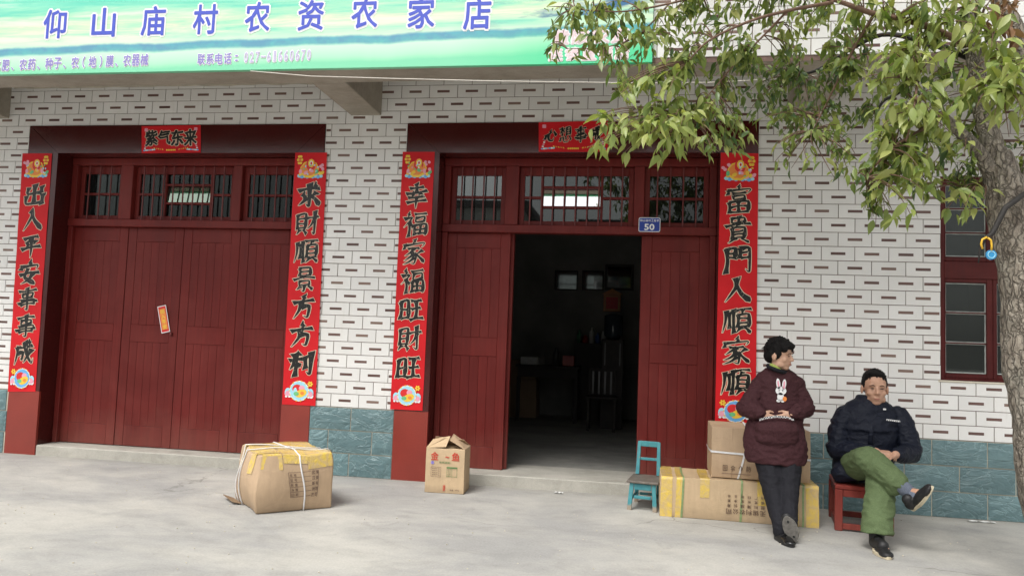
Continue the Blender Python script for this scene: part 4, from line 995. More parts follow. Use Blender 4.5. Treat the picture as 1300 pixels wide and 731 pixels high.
# upper carton
UW, UD, UH = .69, .42, .37
cu, wp2 = carton('strapped_carton', 'tall brown carton with crossed white straps stacked on the long carton', (.968, -.375, .287), math.radians(-1.0), UW, UD, UH, 'cardboard', .010, seed=5)
D2 = (UW, UD, UH)
wrap(cu, wp2, D2, [(-UW / 2, UD / 2, .185), (-UW / 2, -UD / 2, .19), (UW / 2, -UD / 2, .165), (UW / 2, UD / 2, .165)], .014, 'white_strap', 'strap', (0, 0, 1), .005)
wrap(cu, wp2, D2, [(-.155, -UD / 2, .0), (-.075, -UD / 2, UH), (-.075, UD / 2, UH)], .014, 'white_strap', 'strap', (1, 0, 0), .006)
print_on(cu, wp2, D2, 'carton_ink', 'printed_marks', [(ch, -.25 + .055 * i, .075, .032, .042, False) for i, ch in enumerate('回伞↑防')] + [('—', -.17, .035, .2, .003, False)])
cr = MB(); cr.tube([wp2((-.20, -UD / 2 - .004, .0)), wp2((-.20, -UD / 2 - .004, UH))], .0012, 4); cr.build('seam', M['cardboard_dark'], cu, False, False)
# big battered cube-like carton on the left
BW, BD, BH = .53, .56, .385
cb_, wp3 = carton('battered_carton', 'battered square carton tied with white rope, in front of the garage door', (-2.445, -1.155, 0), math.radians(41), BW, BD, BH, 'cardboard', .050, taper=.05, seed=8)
D3 = (BW, BD, BH)
# local frame: +x points to back right, -y side faces right front after the turn
for x0 in (-.17, .0, .17):
    wrap(cb_, wp3, D3, [(x0, -BD / 2, BH - .05 - .25 * abs(x0)), (x0, -BD / 2, BH), (x0, BD / 2, BH), (x0, BD / 2, BH - .08)], .165, 'yellow_tape', 'tape', (1, 0, 0), .003)
for y0 in (-.18, .12):
    wrap(cb_, wp3, D3, [(-BW / 2, y0, BH - .13), (-BW / 2, y0, BH), (BW / 2, y0, BH), (BW / 2, y0, BH - .06)], .07, 'yellow_tape', 'tape', (0, 1, 0), .0045)
def rope(root, warp, dims, pts, r=.0058):
    path = []
    p2 = [off_pt(p, *dims, .008) for p in pts]
    for i in range(len(p2) - 1):
        for k in range(10): path.append(warp(p2[i].lerp(p2[i + 1], k / 10)))
    path.append(warp(p2[-1])); mb = MB(); mb.tube(path, r, 6, flat=.6); return mb.build('rope', M['white_strap'], root, True, False)
rope(cb_, wp3, D3, [(.06, -BD / 2, 0), (.03, -BD / 2, BH), (-.01, BD / 2, BH), (0, BD / 2, 0)])
rope(cb_, wp3, D3, [(-BW / 2, .13, 0), (-BW / 2, .10, BH), (BW / 2, .05, BH), (BW / 2, .05, .1)])
rope(cb_, wp3, D3, [(-BW / 2, .05, 0), (-BW / 2, -.02, BH), (BW / 2, -.1, BH), (BW / 2, -.1, .1)])
mb = MB(); e = .007
def bfn(q):
    P2 = Vector(wp3((q[0], -BD / 2, q[2]))); P2.y -= e; return tuple(P2)
def ln(x0, x1, z0, z1): 
    seg = 5
    for k in range(seg):
        a0, a1 = k / seg, (k + 1) / seg
        if x1 - x0 > z1 - z0: mb.add([bfn((x0 + (x1 - x0) * a0, 0, z0)), bfn((x0 + (x1 - x0) * a1, 0, z0)), bfn((x0 + (x1 - x0) * a1, 0, z1)), bfn((x0 + (x1 - x0) * a0, 0, z1))], [(0, 1, 2, 3)])
        else: mb.add([bfn((x0, 0, z0 + (z1 - z0) * a0)), bfn((x1, 0, z0 + (z1 - z0) * a0)), bfn((x1, 0, z0 + (z1 - z0) * a1)), bfn((x0, 0, z0 + (z1 - z0) * a1))], [(0, 1, 2, 3)])
for zz_ in (.10, .135, .17, .205, .24, .275): ln(-.05, .10, zz_, zz_ + .003)
ln(-.052, -.049, .10, .278); ln(.148, .151, .10, .278)
for i, t in enumerate(('规格', '型号', '数量', '净重', '日期')):
    for j, ch in enumerate(t): put_text(mb, ch, -.035 + .028 * j, .257 - .035 * i, 0, .018, .020, .012, fn=bfn)
for i, ch in enumerate('武汉新洲农'): put_text(mb, ch, .115, .265 - .04 * i, 0, .022, .028, .02, fn=bfn)
for i, ch in enumerate('薄膜有限司'): put_text(mb, ch, .140, .265 - .04 * i, 0, .018, .026, .02, fn=bfn)
mb.build('printed_label', M['carton_ink'], cb_, False, False)
# loose flap at its foot on the left
mb = MB(); mb.add([(-BW / 2 + .0, .05, .004), (-BW / 2 - .02, BD / 2 + .0, .004), (-BW / 2 - .09, BD / 2 + .02, .03), (-BW / 2 - .07, .08, .02), (-BW / 2 + .0, .05, .009), (-BW / 2 - .02, BD / 2 + .0, .009), (-BW / 2 - .09, BD / 2 + .02, .035), (-BW / 2 - .07, .08, .025)], [(0, 1, 2, 3), (7, 6, 5, 4), (0, 4, 5, 1), (1, 5, 6, 2), (2, 6, 7, 3), (3, 7, 4, 0)])
mb.build('flap', M['cardboard_dark'], cb_, False, False)
# small fish carton with a half-open top
FW, FD, FH = .315, .25, .35
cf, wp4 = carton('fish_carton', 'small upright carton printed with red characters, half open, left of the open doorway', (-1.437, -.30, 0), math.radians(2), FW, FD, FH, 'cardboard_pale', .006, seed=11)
D4 = (FW, FD, FH)
def flap(ptsl, mt='cardboard_pale'):
    a, b, c_, d = [Vector(p) for p in ptsl]; nn = (b - a).cross(d - a).normalized() * .003; mb = MB()
    mb.add([a, b, c_, d, a + nn, b + nn, c_ + nn, d + nn], [(0, 1, 2, 3), (7, 6, 5, 4), (0, 4, 5, 1), (1, 5, 6, 2), (2, 6, 7, 3), (3, 7, 4, 0)]); mb.build('flap', M[mt], cf, False, False)
w2, d2 = FW / 2, FD / 2
flap([(-w2, -d2, FH), (-.0, -d2 + .01, FH + .012), (.01, .0, FH + .085), (-w2 + .02, .02, FH + .05)])
flap([(w2, -d2, FH), (w2, d2, FH), (.02, d2 - .05, FH + .095), (.015, -.06, FH + .06)], 'cardboard')
flap([(-w2, d2, FH), (w2, d2, FH), (w2 - .04, .03, FH + .06), (-w2 + .04, .03, FH + .075)], 'cardboard')
flap([(-w2, -d2, FH + .002), (-w2, d2, FH + .002), (-.03, d2 - .03, FH + .07), (-.03, -.03, FH + .075)])
print_on(cf, wp4, D4, 'carton_red', 'red_lettering', [('金', -.085, .29, .062, .062, False), ('鱼', .085, .292, .062, .062, False), ('牌', .0, .05, .02, .035, False), ('质', .0, .028, .02, .02, False), ('~', .018, .285, .03, .012, False)], .004)
print_on(cf, wp4, D4, 'carton_green', 'green_print', [('优质面粉', .0, .243, .09, .016, False), ('—', .06, .205, .085, .009, False), ('—', .06, .135, .085, .002, False), ('|', .02, .165, .002, .07, False), ('|', .10, .165, .002, .07, False), ('|', .06, .165, .002, .07, False)] + [('品名', .04, .19 - .016 * k, .022, .009, False) for k in range(4)], .004)
print_on(cf, wp4, D4, 'sign_violet', 'seal_mark', [('●', -.10, .238, .026, .026, False)], .004)
print_on(cf, wp4, D4, 'carton_ink', 'small_print', [('—', -.07, .205, .08, .0015, False), ('—', -.07, .13, .08, .0015, False), ('|', -.11, .167, .0015, .075, False), ('|', -.03, .167, .0015, .075, False)] + [('配料产地', -.07, .192 - .016 * k, .06, .008, False) for k in range(4)] + [('净重', .06, .03, .03, .012, False), ('25kg', .105, .03, .035, .011, False)], .004)

# ------------------------------------------------------------------ teal child chair
CHR = empty('child_chair', (.145, -.40, 0), math.radians(-9)); tag(CHR, 'small worn teal wooden chair beside the open doorway', 'chair')
def lb(name, mt, root, x0, x1, y0, y1, z0, z1, b=.003): mb = MB(); mb.box(x0, x1, y0, y1, z0, z1, b); return mb.build(name, M[mt], root, False, False)
hw = .098
for sx in (-1, 1):
    mb = MB(); x = sx * (hw - .016)
    mb.tube([(x + sx * .014, -.15, 0), (x, -.13, .195)], [.021, .021], 4, up=(1, 1, 0)); mb.build('leg', M['teal_paint'], CHR, False, False)
    mb = MB(); mb.tube([(x + sx * .008, .165, 0), (x, .145, .20)], [.02, .02], 4, up=(1, 1, 0)); mb.build('leg', M['teal_paint'], CHR, False, False)
    mb = MB(); mb.tube([(x, .142, .222), (x * .92, .175, .475)], [.02, .017], 4, up=(1, 1, 0)); mb.build('back_post', M['teal_paint'], CHR, False, False)
lb('seat', 'worn_seat', CHR, -hw - .022, hw + .022, -.165, .17, .200, .218, .004)
lb('apron', 'teal_paint', CHR, -hw + .034, hw - .034, -.144, -.128, .150, .196); lb('apron', 'teal_paint', CHR, -hw + .034, hw - .034, .14, .155, .150, .196)
lb('stretcher', 'teal_paint', CHR, -hw + .034, hw - .034, -.150, -.134, .085, .108); lb('stretcher', 'teal_paint', CHR, -hw + .034, hw - .034, .146, .16, .060, .080)
for sx in (-1, 1): lb('stretcher', 'teal_paint', CHR, sx * (hw - .014) - .007, sx * (hw - .014) + .007, -.125, .13, .07, .09)
lb('back_rail', 'teal_paint', CHR, -hw + .022, hw - .022, .165, .181, .435, .478); lb('back_rail', 'teal_paint', CHR, -hw + .030, hw - .030, .152, .166, .330, .352)

# ------------------------------------------------------------------ red stool
STL = empty('red_stool', (1.668, -.52, 0), math.radians(-9)); tag(STL, 'red painted wooden stool under the seated man', 'stool')
sw, sdp, sh = .162, .225, .315
for sx in (-1, 1):
    for sy in (-1, 1):
        lb('leg', 'stool_red', STL, sx * sw - .026, sx * sw + .026, sy * sdp - .022, sy * sdp + .022, 0, sh - .032, .005)
lb('seat', 'stool_red', STL, -sw - .024, sw + .024, -sdp - .02, sdp + .02, sh - .031, sh, .006)
for sy in (-1, 1):
    lb('stretcher', 'stool_red', STL, -sw + .0265, sw - .0265, sy * sdp - .014, sy * sdp + .014, .012, .052); lb('apron', 'stool_red', STL, -sw + .0265, sw - .0265, sy * sdp - .014, sy * sdp + .014, sh - .08, sh - .032)
for sx in (-1, 1): lb('stretcher', 'stool_red', STL, sx * sw - .014, sx * sw + .014, -sdp + .0225, sdp - .0225, .012, .052); lb('apron', 'stool_red', STL, sx * sw - .014, sx * sw + .014, -sdp + .0225, sdp - .0225, sh - .08, sh - .032)

# ------------------------------------------------------------------ people
def fuse(name, mb, mt, parent, voxel=.006, smooth=4, disp=0.0, dsc=.08, seed=0):
    """fuse overlapping closed shapes into one continuous skin"""
    me = mb.mesh(name, mt); bm = bmesh.new(); bm.from_mesh(me); bmesh.ops.recalc_face_normals(bm, faces=bm.faces[:]); bm.to_mesh(me); bm.free()
    o = bpy.data.objects.new(name, me); COL.objects.link(o)
    rm = o.modifiers.new('r', 'REMESH'); rm.mode = 'VOXEL'; rm.voxel_size = voxel
    sm = o.modifiers.new('s', 'SMOOTH'); sm.iterations = smooth; sm.factor = .5
    bpy.context.view_layer.update()
    me2 = bpy.data.meshes.new_from_object(o.evaluated_get(bpy.context.evaluated_depsgraph_get()))
    bpy.data.objects.remove(o); bpy.data.meshes.remove(me)
    if disp:
        me2.update(); nrm = [v.normal.copy() for v in me2.vertices]
        for v in me2.vertices:
            p = v.co.copy(); q = Vector((p.x / dsc + seed, p.y / dsc, p.z / dsc * 1.5))
            n1 = noise.noise(q); rdg = 1 - abs(noise.noise(q * 1.7 + Vector((5, 2, seed)))) * 2.2
            v.co = p + nrm[v.index] * disp * (n1 * .7 + rdg * .5)
    me2.polygons.foreach_set('use_smooth', [True] * len(me2.polygons)); me2.name = name
    me2.materials.clear(); me2.materials.append(mt)
    return link(name, me2, parent)
def cap(mb, a, ra, b, rb, n=12):
    a, b = Vector(a), Vector(b); d = (b - a).normalized(); L = (b - a).length
    pts, rs = [], []
    for k in range(4): t = math.pi / 2 * (k + .3) / 4.3; pts.append(a - d * ra * math.cos(t)); rs.append(ra * math.sin(t))
    for k in range(3): pts.append(a.lerp(b, k / 2)); rs.append(ra + (rb - ra) * k / 2)
    for k in range(4): t = math.pi / 2 * (3.7 - k) / 4.3; pts.append(b + d * rb * math.cos(t)); rs.append(rb * math.sin(t))
    mb.tube(pts, rs, n)
def limb(mb, pts, rads):
    for i in range(len(pts) - 1): cap(mb, pts[i], rads[i], pts[i + 1], rads[i + 1])
def head(mb, c, yaw, pitch, k=1.0, roll=0.0, zk=1.0):
    """skull, jaw, brow, nose, lips, chin, ears; yaw 0 looks at -Y; returns the frame"""
    Rm = Matrix.Rotation(yaw, 3, 'Z') @ Matrix.Rotation(pitch, 3, 'X') @ Matrix.Rotation(roll, 3, 'Y'); c = Vector(c)
    T = lambda x, y, z: c + Rm @ (Vector((x, y, z * zk)) * k)
    mb.ell(T(0, .012, .028), (.074 * k, .090 * k, .082 * k * zk), Rm, nu=18, nv=12); mb.ell(T(0, -.014, -.030), (.061 * k, .070 * k, .074 * k * zk), Rm, nu=18, nv=12)
    mb.ell(T(0, -.050, -.078), (.030 * k, .026 * k, .022 * k), Rm)                 # chin
    for s_ in (-1, 1):
        mb.ell(T(s_ * .038, -.052, -.022), (.025 * k, .022 * k, .024 * k), Rm)      # cheek
        mb.ell(T(s_ * .028, -.067, .024), (.026 * k, .010 * k, .010 * k), Rm)       # brow
        mb.ell(T(s_ * .079, .008, -.008), (.010 * k, .019 * k, .031 * k), Rm)       # ear
        mb.ell(T(s_ * .045, -.010, -.062), (.022 * k, .045 * k, .024 * k), Rm)      # jaw
    cap(mb, T(0, -.076, .012), .007 * k, T(0, -.095, -.020), .012 * k); 
    for s_ in (-1, 1): mb.ell(T(s_ * .010, -.086, -.024), (.009 * k, .009 * k, .008 * k), Rm)
    mb.ell(T(0, -.080, -.050), (.021 * k, .008 * k, .006 * k), Rm); mb.ell(T(0, -.078, -.060), (.018 * k, .008 * k, .006 * k), Rm)
    return T, Rm
def hand(mb, wrist, dirv, palmn, k=1.0, curl=.5, side=1, spread=.1):
    """palm and five separate bent fingers; dirv = towards the fingertips, palmn = the way the palm faces, side = thumb side"""
    w_ = Vector(wrist); d = Vector(dirv).normalized(); n = (Vector(palmn) - d * Vector(palmn).dot(d)).normalized(); s_ = d.cross(n) * side
    for q in (-1, 0, 1): cap(mb, w_ + s_ * q * .012 * k, .015 * k, w_ + d * .082 * k + s_ * q * .024 * k, .013 * k, 8)
    for i, (L, o) in enumerate(((.066, .030), (.074, .010), (.069, -.011), (.054, -.031))):
        b = w_ + d * .084 * k + s_ * o * k; cu_ = curl * (1 + .12 * i); dd = d + s_ * (spread * (1.5 - i))
        p1 = b + (dd * math.cos(cu_ * .6) + n * math.sin(cu_ * .6)).normalized() * L * .45 * k
        p2 = p1 + (d * math.cos(cu_ * 1.5) + n * math.sin(cu_ * 1.5)).normalized() * L * .32 * k
        p3 = p2 + (d * math.cos(cu_ * 2.1) + n * math.sin(cu_ * 2.1)).normalized() * L * .23 * k
        cap(mb, b, .0092 * k, p1, .0085 * k, 8); cap(mb, p1, .0085 * k, p2, .0078 * k, 8); cap(mb, p2, .0078 * k, p3, .0066 * k, 8)
    t0 = w_ + d * .022 * k + s_ * .022 * k; t1 = t0 + (d * .65 + s_ * .6 + n * .3).normalized() * .045 * k; t2 = t1 + (d * .9 + s_ * .25 + n * .3).normalized() * .032 * k
    cap(mb, t0, .014 * k, t1, .0105 * k, 8); cap(mb, t1, .0105 * k, t2, .0085 * k, 8)
def eyes(T, Rm, k, parent, smile=0.0):
    for s_ in (-1, 1):
        mb = MB(); mb.ell(T(s_ * .029, -.0785, .005), (.0120 * k, .0045 * k, .0034 * k), Rm); mb.build('eye', M['eye_dark'], parent, True)
        mb = MB(); mb.tube([T(s_ * .014, -.0835, .020), T(s_ * .028, -.0845, .026), T(s_ * .044, -.074, .021)], [.0018 * k, .0024 * k, .0014 * k], 6); mb.build('eyebrow', M['hair_black'], parent, True)
    mb = MB(); mb.tube([T(-.020, -.078, -.052 + smile), T(-.008, -.0875, -.0555), T(.008, -.0875, -.0555), T(.020, -.078, -.052 + smile)], [.0015, .0032, .0032, .0015], 6); mb.build('mouth', M['lip'], parent, True)

# --- standing woman, leaning against the cartons, hands in her apron pocket
WM = empty('person', (1.05, -1.1, 0)); tag(WM, 'standing woman in maroon padded coat with rabbit patch, hands in the front pocket', 'person')
hc = at(990, 451, -.80) ; YAW = math.radians(58)
LA = [at(975, 578, -.80), at(983, 630, -.98), at(991, 668, -1.13)]
LB_ = [at(1001, 578, -.80), at(1001, 628, -.99), at(1003, 664, -1.17)]
sh = [at(965, 488, -.745), at(1009, 487, -.745)]; el = [at(950, 518, -.76), at(1019, 518, -.76)]; wr = [at(966, 524.5, -.900), at(1005, 525.5, -.900)]
tc = at(986, 520, -.73)
bd = MB()
T, Rm = head(bd, hc, YAW, math.radians(6), 0.98)
limb(bd, [hc + Vector((-.005, .02, -.05)), at(986, 474, -.745)], [.048, .052])
bd.rings([(tc.x, -.73, .44, .10, .08), (tc.x, -.71, .6, .15, .11), (tc.x, -.72, .8, .13, .09), (tc.x, -.735, .98, .14, .085), (tc.x, -.74, 1.07, .10, .06), (tc.x, -.75, 1.11, .05, .045)])
for i in (0, 1): limb(bd, [sh[i], el[i], wr[i]], [.045, .036, .026])
limb(bd, LA, [.07, .048, .036]); limb(bd, LB_, [.07, .048, .036]); 
limb(bd, [LA[2], LA[2] + Vector((.0, .0, -.06)), LA[2] + Vector((.02, -.13, -.085))], [.034, .032, .024]); limb(bd, [LB_[2], LB_[2] + Vector((.01, .01, -.08)), LB_[2] + Vector((-.02, -.02, .02))], [.034, .030, .022])
hand(bd, wr[0], Vector((.86, -.06, -.44)), (0, 1, -.1), .86, .25, side=1); hand(bd, wr[1], Vector((-.86, -.06, -.44)), (0, 1, -.1), .86, .25, side=-1)
fuse('body', bd, M['skin_light'], WM, .0045, 3)
eyes(T, Rm, .98, WM, .004)
# coat
ct = MB(); hx = at(985, 583, -.82).x
ct.rings([(hx, -.82, .452, .190, .130), (hx, -.81, .50, .208, .145), (hx - .005, -.79, .60, .212, .155), (hx, -.765, .70, .190, .145), (tc.x, -.75, .80, .168, .135), (tc.x, -.74, .92, .155, .130), (tc.x, -.742, 1.02, .155, .115), (tc.x, -.745, 1.07, .13, .09), (tc.x, -.75, 1.105, .075, .065), (tc.x, -.755, 1.135, .065, .06)], n=28)
for i in (0, 1): cap(ct, sh[i] + Vector((0, 0, -.012)), .07, sh[i].lerp(el[i], .3), .06)
fuse('coat', ct, M['coat_maroon'], WM, .007, 4, .013, .10, 3)
for i in (0, 1):
    sl = MB(); sg = (-1, 1)[i]; limb(sl, [sh[i] + Vector((-sg * .005, 0, -.012)), el[i] + Vector((sg * .008, 0, .005)), wr[i].lerp(el[i], .45), wr[i].lerp(el[i], .10)], [.066, .072, .060, .041])
    for k in range(4): p = sh[i].lerp(el[i], .5 + .16 * k); sl.ell(p, (.070, .070, .018))
    fuse('sleeve', sl, M['coat_maroon'], WM, .006, 2, .011, .07, 5 + i)
tr = MB(); limb(tr, LA, [.100, .068, .050]); limb(tr, LB_, [.095, .064, .048]); limb(tr, [LA[2], LA[2] + Vector((.002, -.002, -.03))], [.054, .052]); fuse('trousers', tr, M['trousers_black'], WM, .007, 4, .007, .09, 9)
for La, dx in ((LA, .02), (LB_, -.01)):
    sk = MB(); limb(sk, [La[2] + Vector((0, 0, .01)), La[2] + Vector((0, 0, -.07))] + ([La[2] + Vector((.018, -.11, -.072))] if dx > 0 else []), [.046, .042, .034][:3 if dx > 0 else 2]); sk.build('sock', M['shoe_black'], WM, True)
# hair: short, swept to the face
hb = MB()
for (x, y, z, a, b, c3) in ((0, .026, .040, .086, .092, .080), (0, -.030, .078, .074, .056, .036), (0, .062, -.005, .070, .052, .060), (.062, .020, .022, .024, .055, .056), (-.062, .020, .022, .024, .055, .056), (0, -.070, .076, .058, .026, .022), (.05, -.045, .058, .024, .030, .030), (-.05, -.045, .058, .024, .030, .030), (.01, .02, .108, .05, .06, .026)):
    hb.ell(T(x, y, z), (a, b, c3), Rm)
rr = random.Random(5)
for k in range(46):
    a = rr.uniform(0, 6.28); ph = rr.uniform(.1, 1.25); p = Vector((.084 * math.sin(ph) * math.cos(a), .02 + .088 * math.sin(ph) * math.sin(a), .035 + .088 * math.cos(ph)))
    if p.y < -.045 and p.z < .05: continue
    q = p * 1.10 + Vector((rr.uniform(-.012, .012), rr.uniform(-.012, .012), rr.uniform(-.012, .006))); cap(hb, T(*p), .013, T(*q), .006, 6)
fuse('hair', hb, M['hair_black'], WM, .005, 2, .004, .02, 2)
hs_ = MB()
for k in range(260):
    a = rr.uniform(0, 6.28); ph = rr.uniform(.05, 1.5); p = Vector((.088 * math.sin(ph) * math.cos(a), .022 + .094 * math.sin(ph) * math.sin(a), .036 + .090 * math.cos(ph)))
    if p.y < -.05 and p.z < .06: continue
    d = Vector((p.x * 4, (p.y - .02) * 2 - .3 * (p.z > .06), -.3 + p.z)).normalized(); t1 = Vector((rr.uniform(-.4, .4), rr.uniform(-.4, .4), rr.uniform(-.6, .2)))
    q = p + (d * .6 + t1 * .6) * .022; q2 = q + (d * .3 + t1 * .7 + Vector((0, 0, -.5))) * .020
    hs_.tube([T(*p), T(*q), T(*q2)], [.0022, .0016, .0006], 3, caps=False)
tag(hs_.build('hair_strands', M['hair_black'], WM, True), kind='stuff')
mb = MB(); mb.tube([T(-.050, -.035, -.098), T(-.066, .000, -.082), T(-.062, .038, -.070)], [.008, .014, .009], 8, flat=.6); mb.build('collar', M['scarf_green'], WM, True)
mb = MB(); mb.tube([T(.03, -.05, -.118), T(-.035, -.045, -.112), T(-.066, .0, -.100), T(-.055, .05, -.088), T(0, .075, -.085), T(.05, .04, -.1)], [.015] * 6, 8, flat=1.3); mb.build('inner_collar', M['trousers_black'], WM, True)
mb = MB(); cN = at(986, 474, -.755); 
mb.tube([cN + Vector((.068 * math.cos(a), .062 * math.sin(a), .014 + .012 * math.sin(a))) for a in [k * math.pi / 8 for k in range(17)]], .021, 8); mb.build('neckband', M['coat_maroon'], WM, True)
# pocket trim
mb = MB(); pp = [at(x, y, Y) for x, y, Y in ((963.5, 532.5, -.925), (971, 530.0, -.950), (985, 528.2, -.962), (998, 529.2, -.953), (1007, 532.5, -.928))]
vs = []
for p in pp: vs += [p + Vector((0, -.022, .007)), p + Vector((0, -.022, -.006)), p + Vector((0, -.012, -.006)), p + Vector((0, -.012, .007))]
mb.add(vs, [(4 * i + k, 4 * i + (k + 1) % 4, 4 * i + 4 + (k + 1) % 4, 4 * i + 4 + k) for i in range(4) for k in range(4)] + [(0, 1, 2, 3), (19, 18, 17, 16)]); mb.build('pocket_trim', M['check_trim'], WM)
# pocket pouch below the trim hides the fingertips
pk = MB(); pc = at(986, 545, -.905); pk.ell(pc, (.150, .080, .092)); pk.ell(pc + Vector((0, 0, -.05)), (.150, .070, .08)); fuse('pocket', pk, M['coat_maroon'], WM, .006, 3, .004, .06, 4)
# rabbit patch: plain white rabbit with orange basket, sewn on the chest
mb = MB(); bx = at(990.5, 498, -.885)
yb = lambda x, z: bx.y
for (x, z, rx, rz, mi, rt_, d) in ((-.012, .048, .012, .030, 0, .12, 0), (.022, .046, .012, .029, 0, -.1, 0), (-.012, .048, .005, .019, 2, .12, .002), (.022, .046, .005, .019, 2, -.1, .002), (.004, .010, .032, .024, 0, 0, 0), (.002, -.024, .020, .024, 0, 0, 0), (-.010, -.046, .012, .008, 0, 0, 0), (.014, -.046, .011, .008, 0, 0, 0),
                       (.026, -.034, .012, .014, 1, 0, .002), (-.007, .012, .003, .004, 3, 0, .003), (.013, .012, .003, .004, 3, 0, .003), (.02, .03, .007, .006, 2, 0, .003)):
    disc(mb, bx.x + x * 1.15, bx.z + z * 1.25, rx * 1.15, rz * 1.25, bx.y - .001 - d, mi, 12, rt_)
mb.build('rabbit_patch', [M['ink_white'], M['print_orange'], M['print_pink'], M['eye_dark']], WM)
# shoes
def shoe(name, heel, toe, upv, r, mt, sole_mt, parent, th=.009, wide=1.0):
    heel, toe, upv = Vector(heel), Vector(toe), Vector(upv).normalized(); d = (toe - heel); L = d.length; d.normalize(); upv = (upv - d * upv.dot(d)).normalized(); sd_ = d.cross(upv)
    up_ = MB(); Rr = Matrix((sd_, d, upv)).transposed()
    up_.ell(heel + d * L * .18 + upv * .036, (.034 * r, .045 * r, .040 * r), Rr); up_.ell(heel + d * L * .55 + upv * .026, (.040 * r * wide, .085 * r, .026 * r), Rr); up_.ell(heel + d * L * .80 + upv * .020, (.041 * r * wide, .055 * r, .022 * r), Rr); up_.ell(heel + d * L * .25 + upv * .066, (.033 * r, .036 * r, .034 * r), Rr)
    fuse(name, up_, M[mt], parent, .005, 3)
    so = MB(); n = 22; rim = []
    for k in range(n):
        a = 2 * math.pi * k / n; t = .5 - .5 * math.cos(a); wv_ = (.036 + .010 * math.sin(t * math.pi) * (t > .4) + .004 * t) * r * wide; x = math.sin(a) * wv_
        rim.append(heel + d * (t * L * 1.06 - .03 * L) + sd_ * x)
    for o_, s2 in ((.0, 1),): so.add([p + upv * .0 for p in rim] + [p + upv * (th + .004) for p in rim], [tuple(range(n)), tuple(range(2 * n - 1, n - 1, -1))] + [(i, (i + 1) % n, (i + 1) % n + n, i + n) for i in range(n)])
    so.build(name + '_sole' if False else 'shoe_sole', M[sole_mt], parent)
hA = at(990, 684, -1.10); hA.z = .002
shoe('shoe', Vector((LA[2].x + .002, -1.10, .002)), Vector((LA[2].x + .035, -1.315, .002)), (0, 0, 1), .95, 'shoe_gloss', 'shoe_black', WM)
hB = at(1010, 684, -1.215); tB = at(998, 656, -1.25)
shoe('shoe', Vector((hB.x, hB.y, .02)), tB, (.15, 1, .1), .95, 'shoe_black', 'sole_grey', WM)

# --- seated man, right leg crossed over the left
MN = empty('person', (1.6, -.9, 0)); tag(MN, 'seated man in a dark navy padded jacket and green trousers, legs crossed', 'person')
mh = at(1110.5, 493, -.60); bd = MB()
T2, Rm2 = head(bd, mh, math.radians(-6), math.radians(2), 1.06, 0, 1.13)
nk = at(1104, 524, -.57)
limb(bd, [mh + Vector((0, .02, -.05)), nk], [.055, .06])
HR, KR, AR = at(1082, 592, -.58), at(1103, 583, -1.0), at(1143, 615, -1.20)
HL, KL, AL = at(1114, 594, -.58), at(1119, 603, -.99), at(1113, 672, -1.20)
SH = [at(1073, 526, -.56), at(1141, 527, -.56)]; EL = [at(1063, 572, -.60), at(1156, 576, -.66)]; WRi = [at(1112, 573, -.86), at(1137, 577, -.88)]
bd.rings([(HR.x * .5 + HL.x * .5, -.55, .34, .15, .11), (nk.x - .02, -.55, .5, .15, .11), (nk.x, -.56, .7, .16, .1), (nk.x, -.56, .82, .15, .09), (nk.x, -.56, .87, .08, .06)])
for i in (0, 1): limb(bd, [SH[i], EL[i], WRi[i]], [.05, .04, .028])
limb(bd, [HR, KR, AR], [.08, .055, .036]); limb(bd, [HL, KL, AL], [.08, .055, .036])
hand(bd, WRi[0], Vector((.95, -.25, -.05)), (0, .2, -1), .95, .5, side=1); hand(bd, WRi[1], Vector((-.8, -.5, -.15)), (.1, .2, -1), .95, .5, side=-1)
footR = [at(1158, 637, -1.20), at(1181, 622, -1.36)]
limb(bd, [AR, at(1155, 625, -1.21), footR[1].lerp(footR[0], .3)], [.036, .034, .022]); limb(bd, [AL, AL + Vector((0, 0, -.07)), AL + Vector((.01, -.13, -.085))], [.036, .034, .024])
fuse('body', bd, M['skin_tan'], MN, .0045, 3)
eyes(T2, Rm2, 1.06, MN)
jk = MB(); jb = at(1093, 596, -.55).x
jk.rings([(jb, -.55, .335, .185, .15), (jb, -.56, .42, .20, .165), (jb + .02, -.56, .52, .205, .165), (nk.x - .01, -.56, .64, .205, .155), (nk.x, -.56, .76, .200, .138), (nk.x, -.56, .83, .185, .120), (nk.x, -.56, .875, .145, .098), (nk.x, -.562, .905, .10, .085), (nk.x + .004, -.566, .935, .085, .078)], n=28)
for i in (0, 1): cap(jk, SH[i] + Vector((0, 0, -.012)), .075, SH[i].lerp(EL[i], .3), .07)
cap(jk, at(1068, 600, -.66), .07, at(1090, 596, -.70), .07)
# quilted bulges across sleeves and chest
rr = random.Random(3)
for i in (0, 1):
    sl = MB(); sg = (-1, 1)[i]; limb(sl, [SH[i] + Vector((-sg * .004, 0, -.012)), EL[i].lerp(SH[i], .5) + Vector((sg * .012, 0, 0)), EL[i] + Vector((0, 0, .008)), WRi[i].lerp(EL[i], .5), WRi[i].lerp(EL[i], .14)], [.076, .078, .070, .058, .046])
    for k in range(3): p = SH[i].lerp(EL[i], .2 + .33 * k); sl.ell(p + Vector((sg * .010, 0, 0)), (.081, .078, .046))
    fuse('sleeve', sl, M['jacket_navy'], MN, .006, 7, .009, .09, 8 + i)
for z_ in (.56, .70): jk.rings([(nk.x - .01, -.565, z_ - .05, .17, .13), (nk.x - .01, -.567, z_, .207, .156), (nk.x - .01, -.565, z_ + .05, .17, .13)])
fuse('jacket', jk, M['jacket_navy'], MN, .007, 8, .010, .12, 6)
mb = MB(); cc = mh + Vector((-.010, .012, -.128))
cb2 = MB(); 
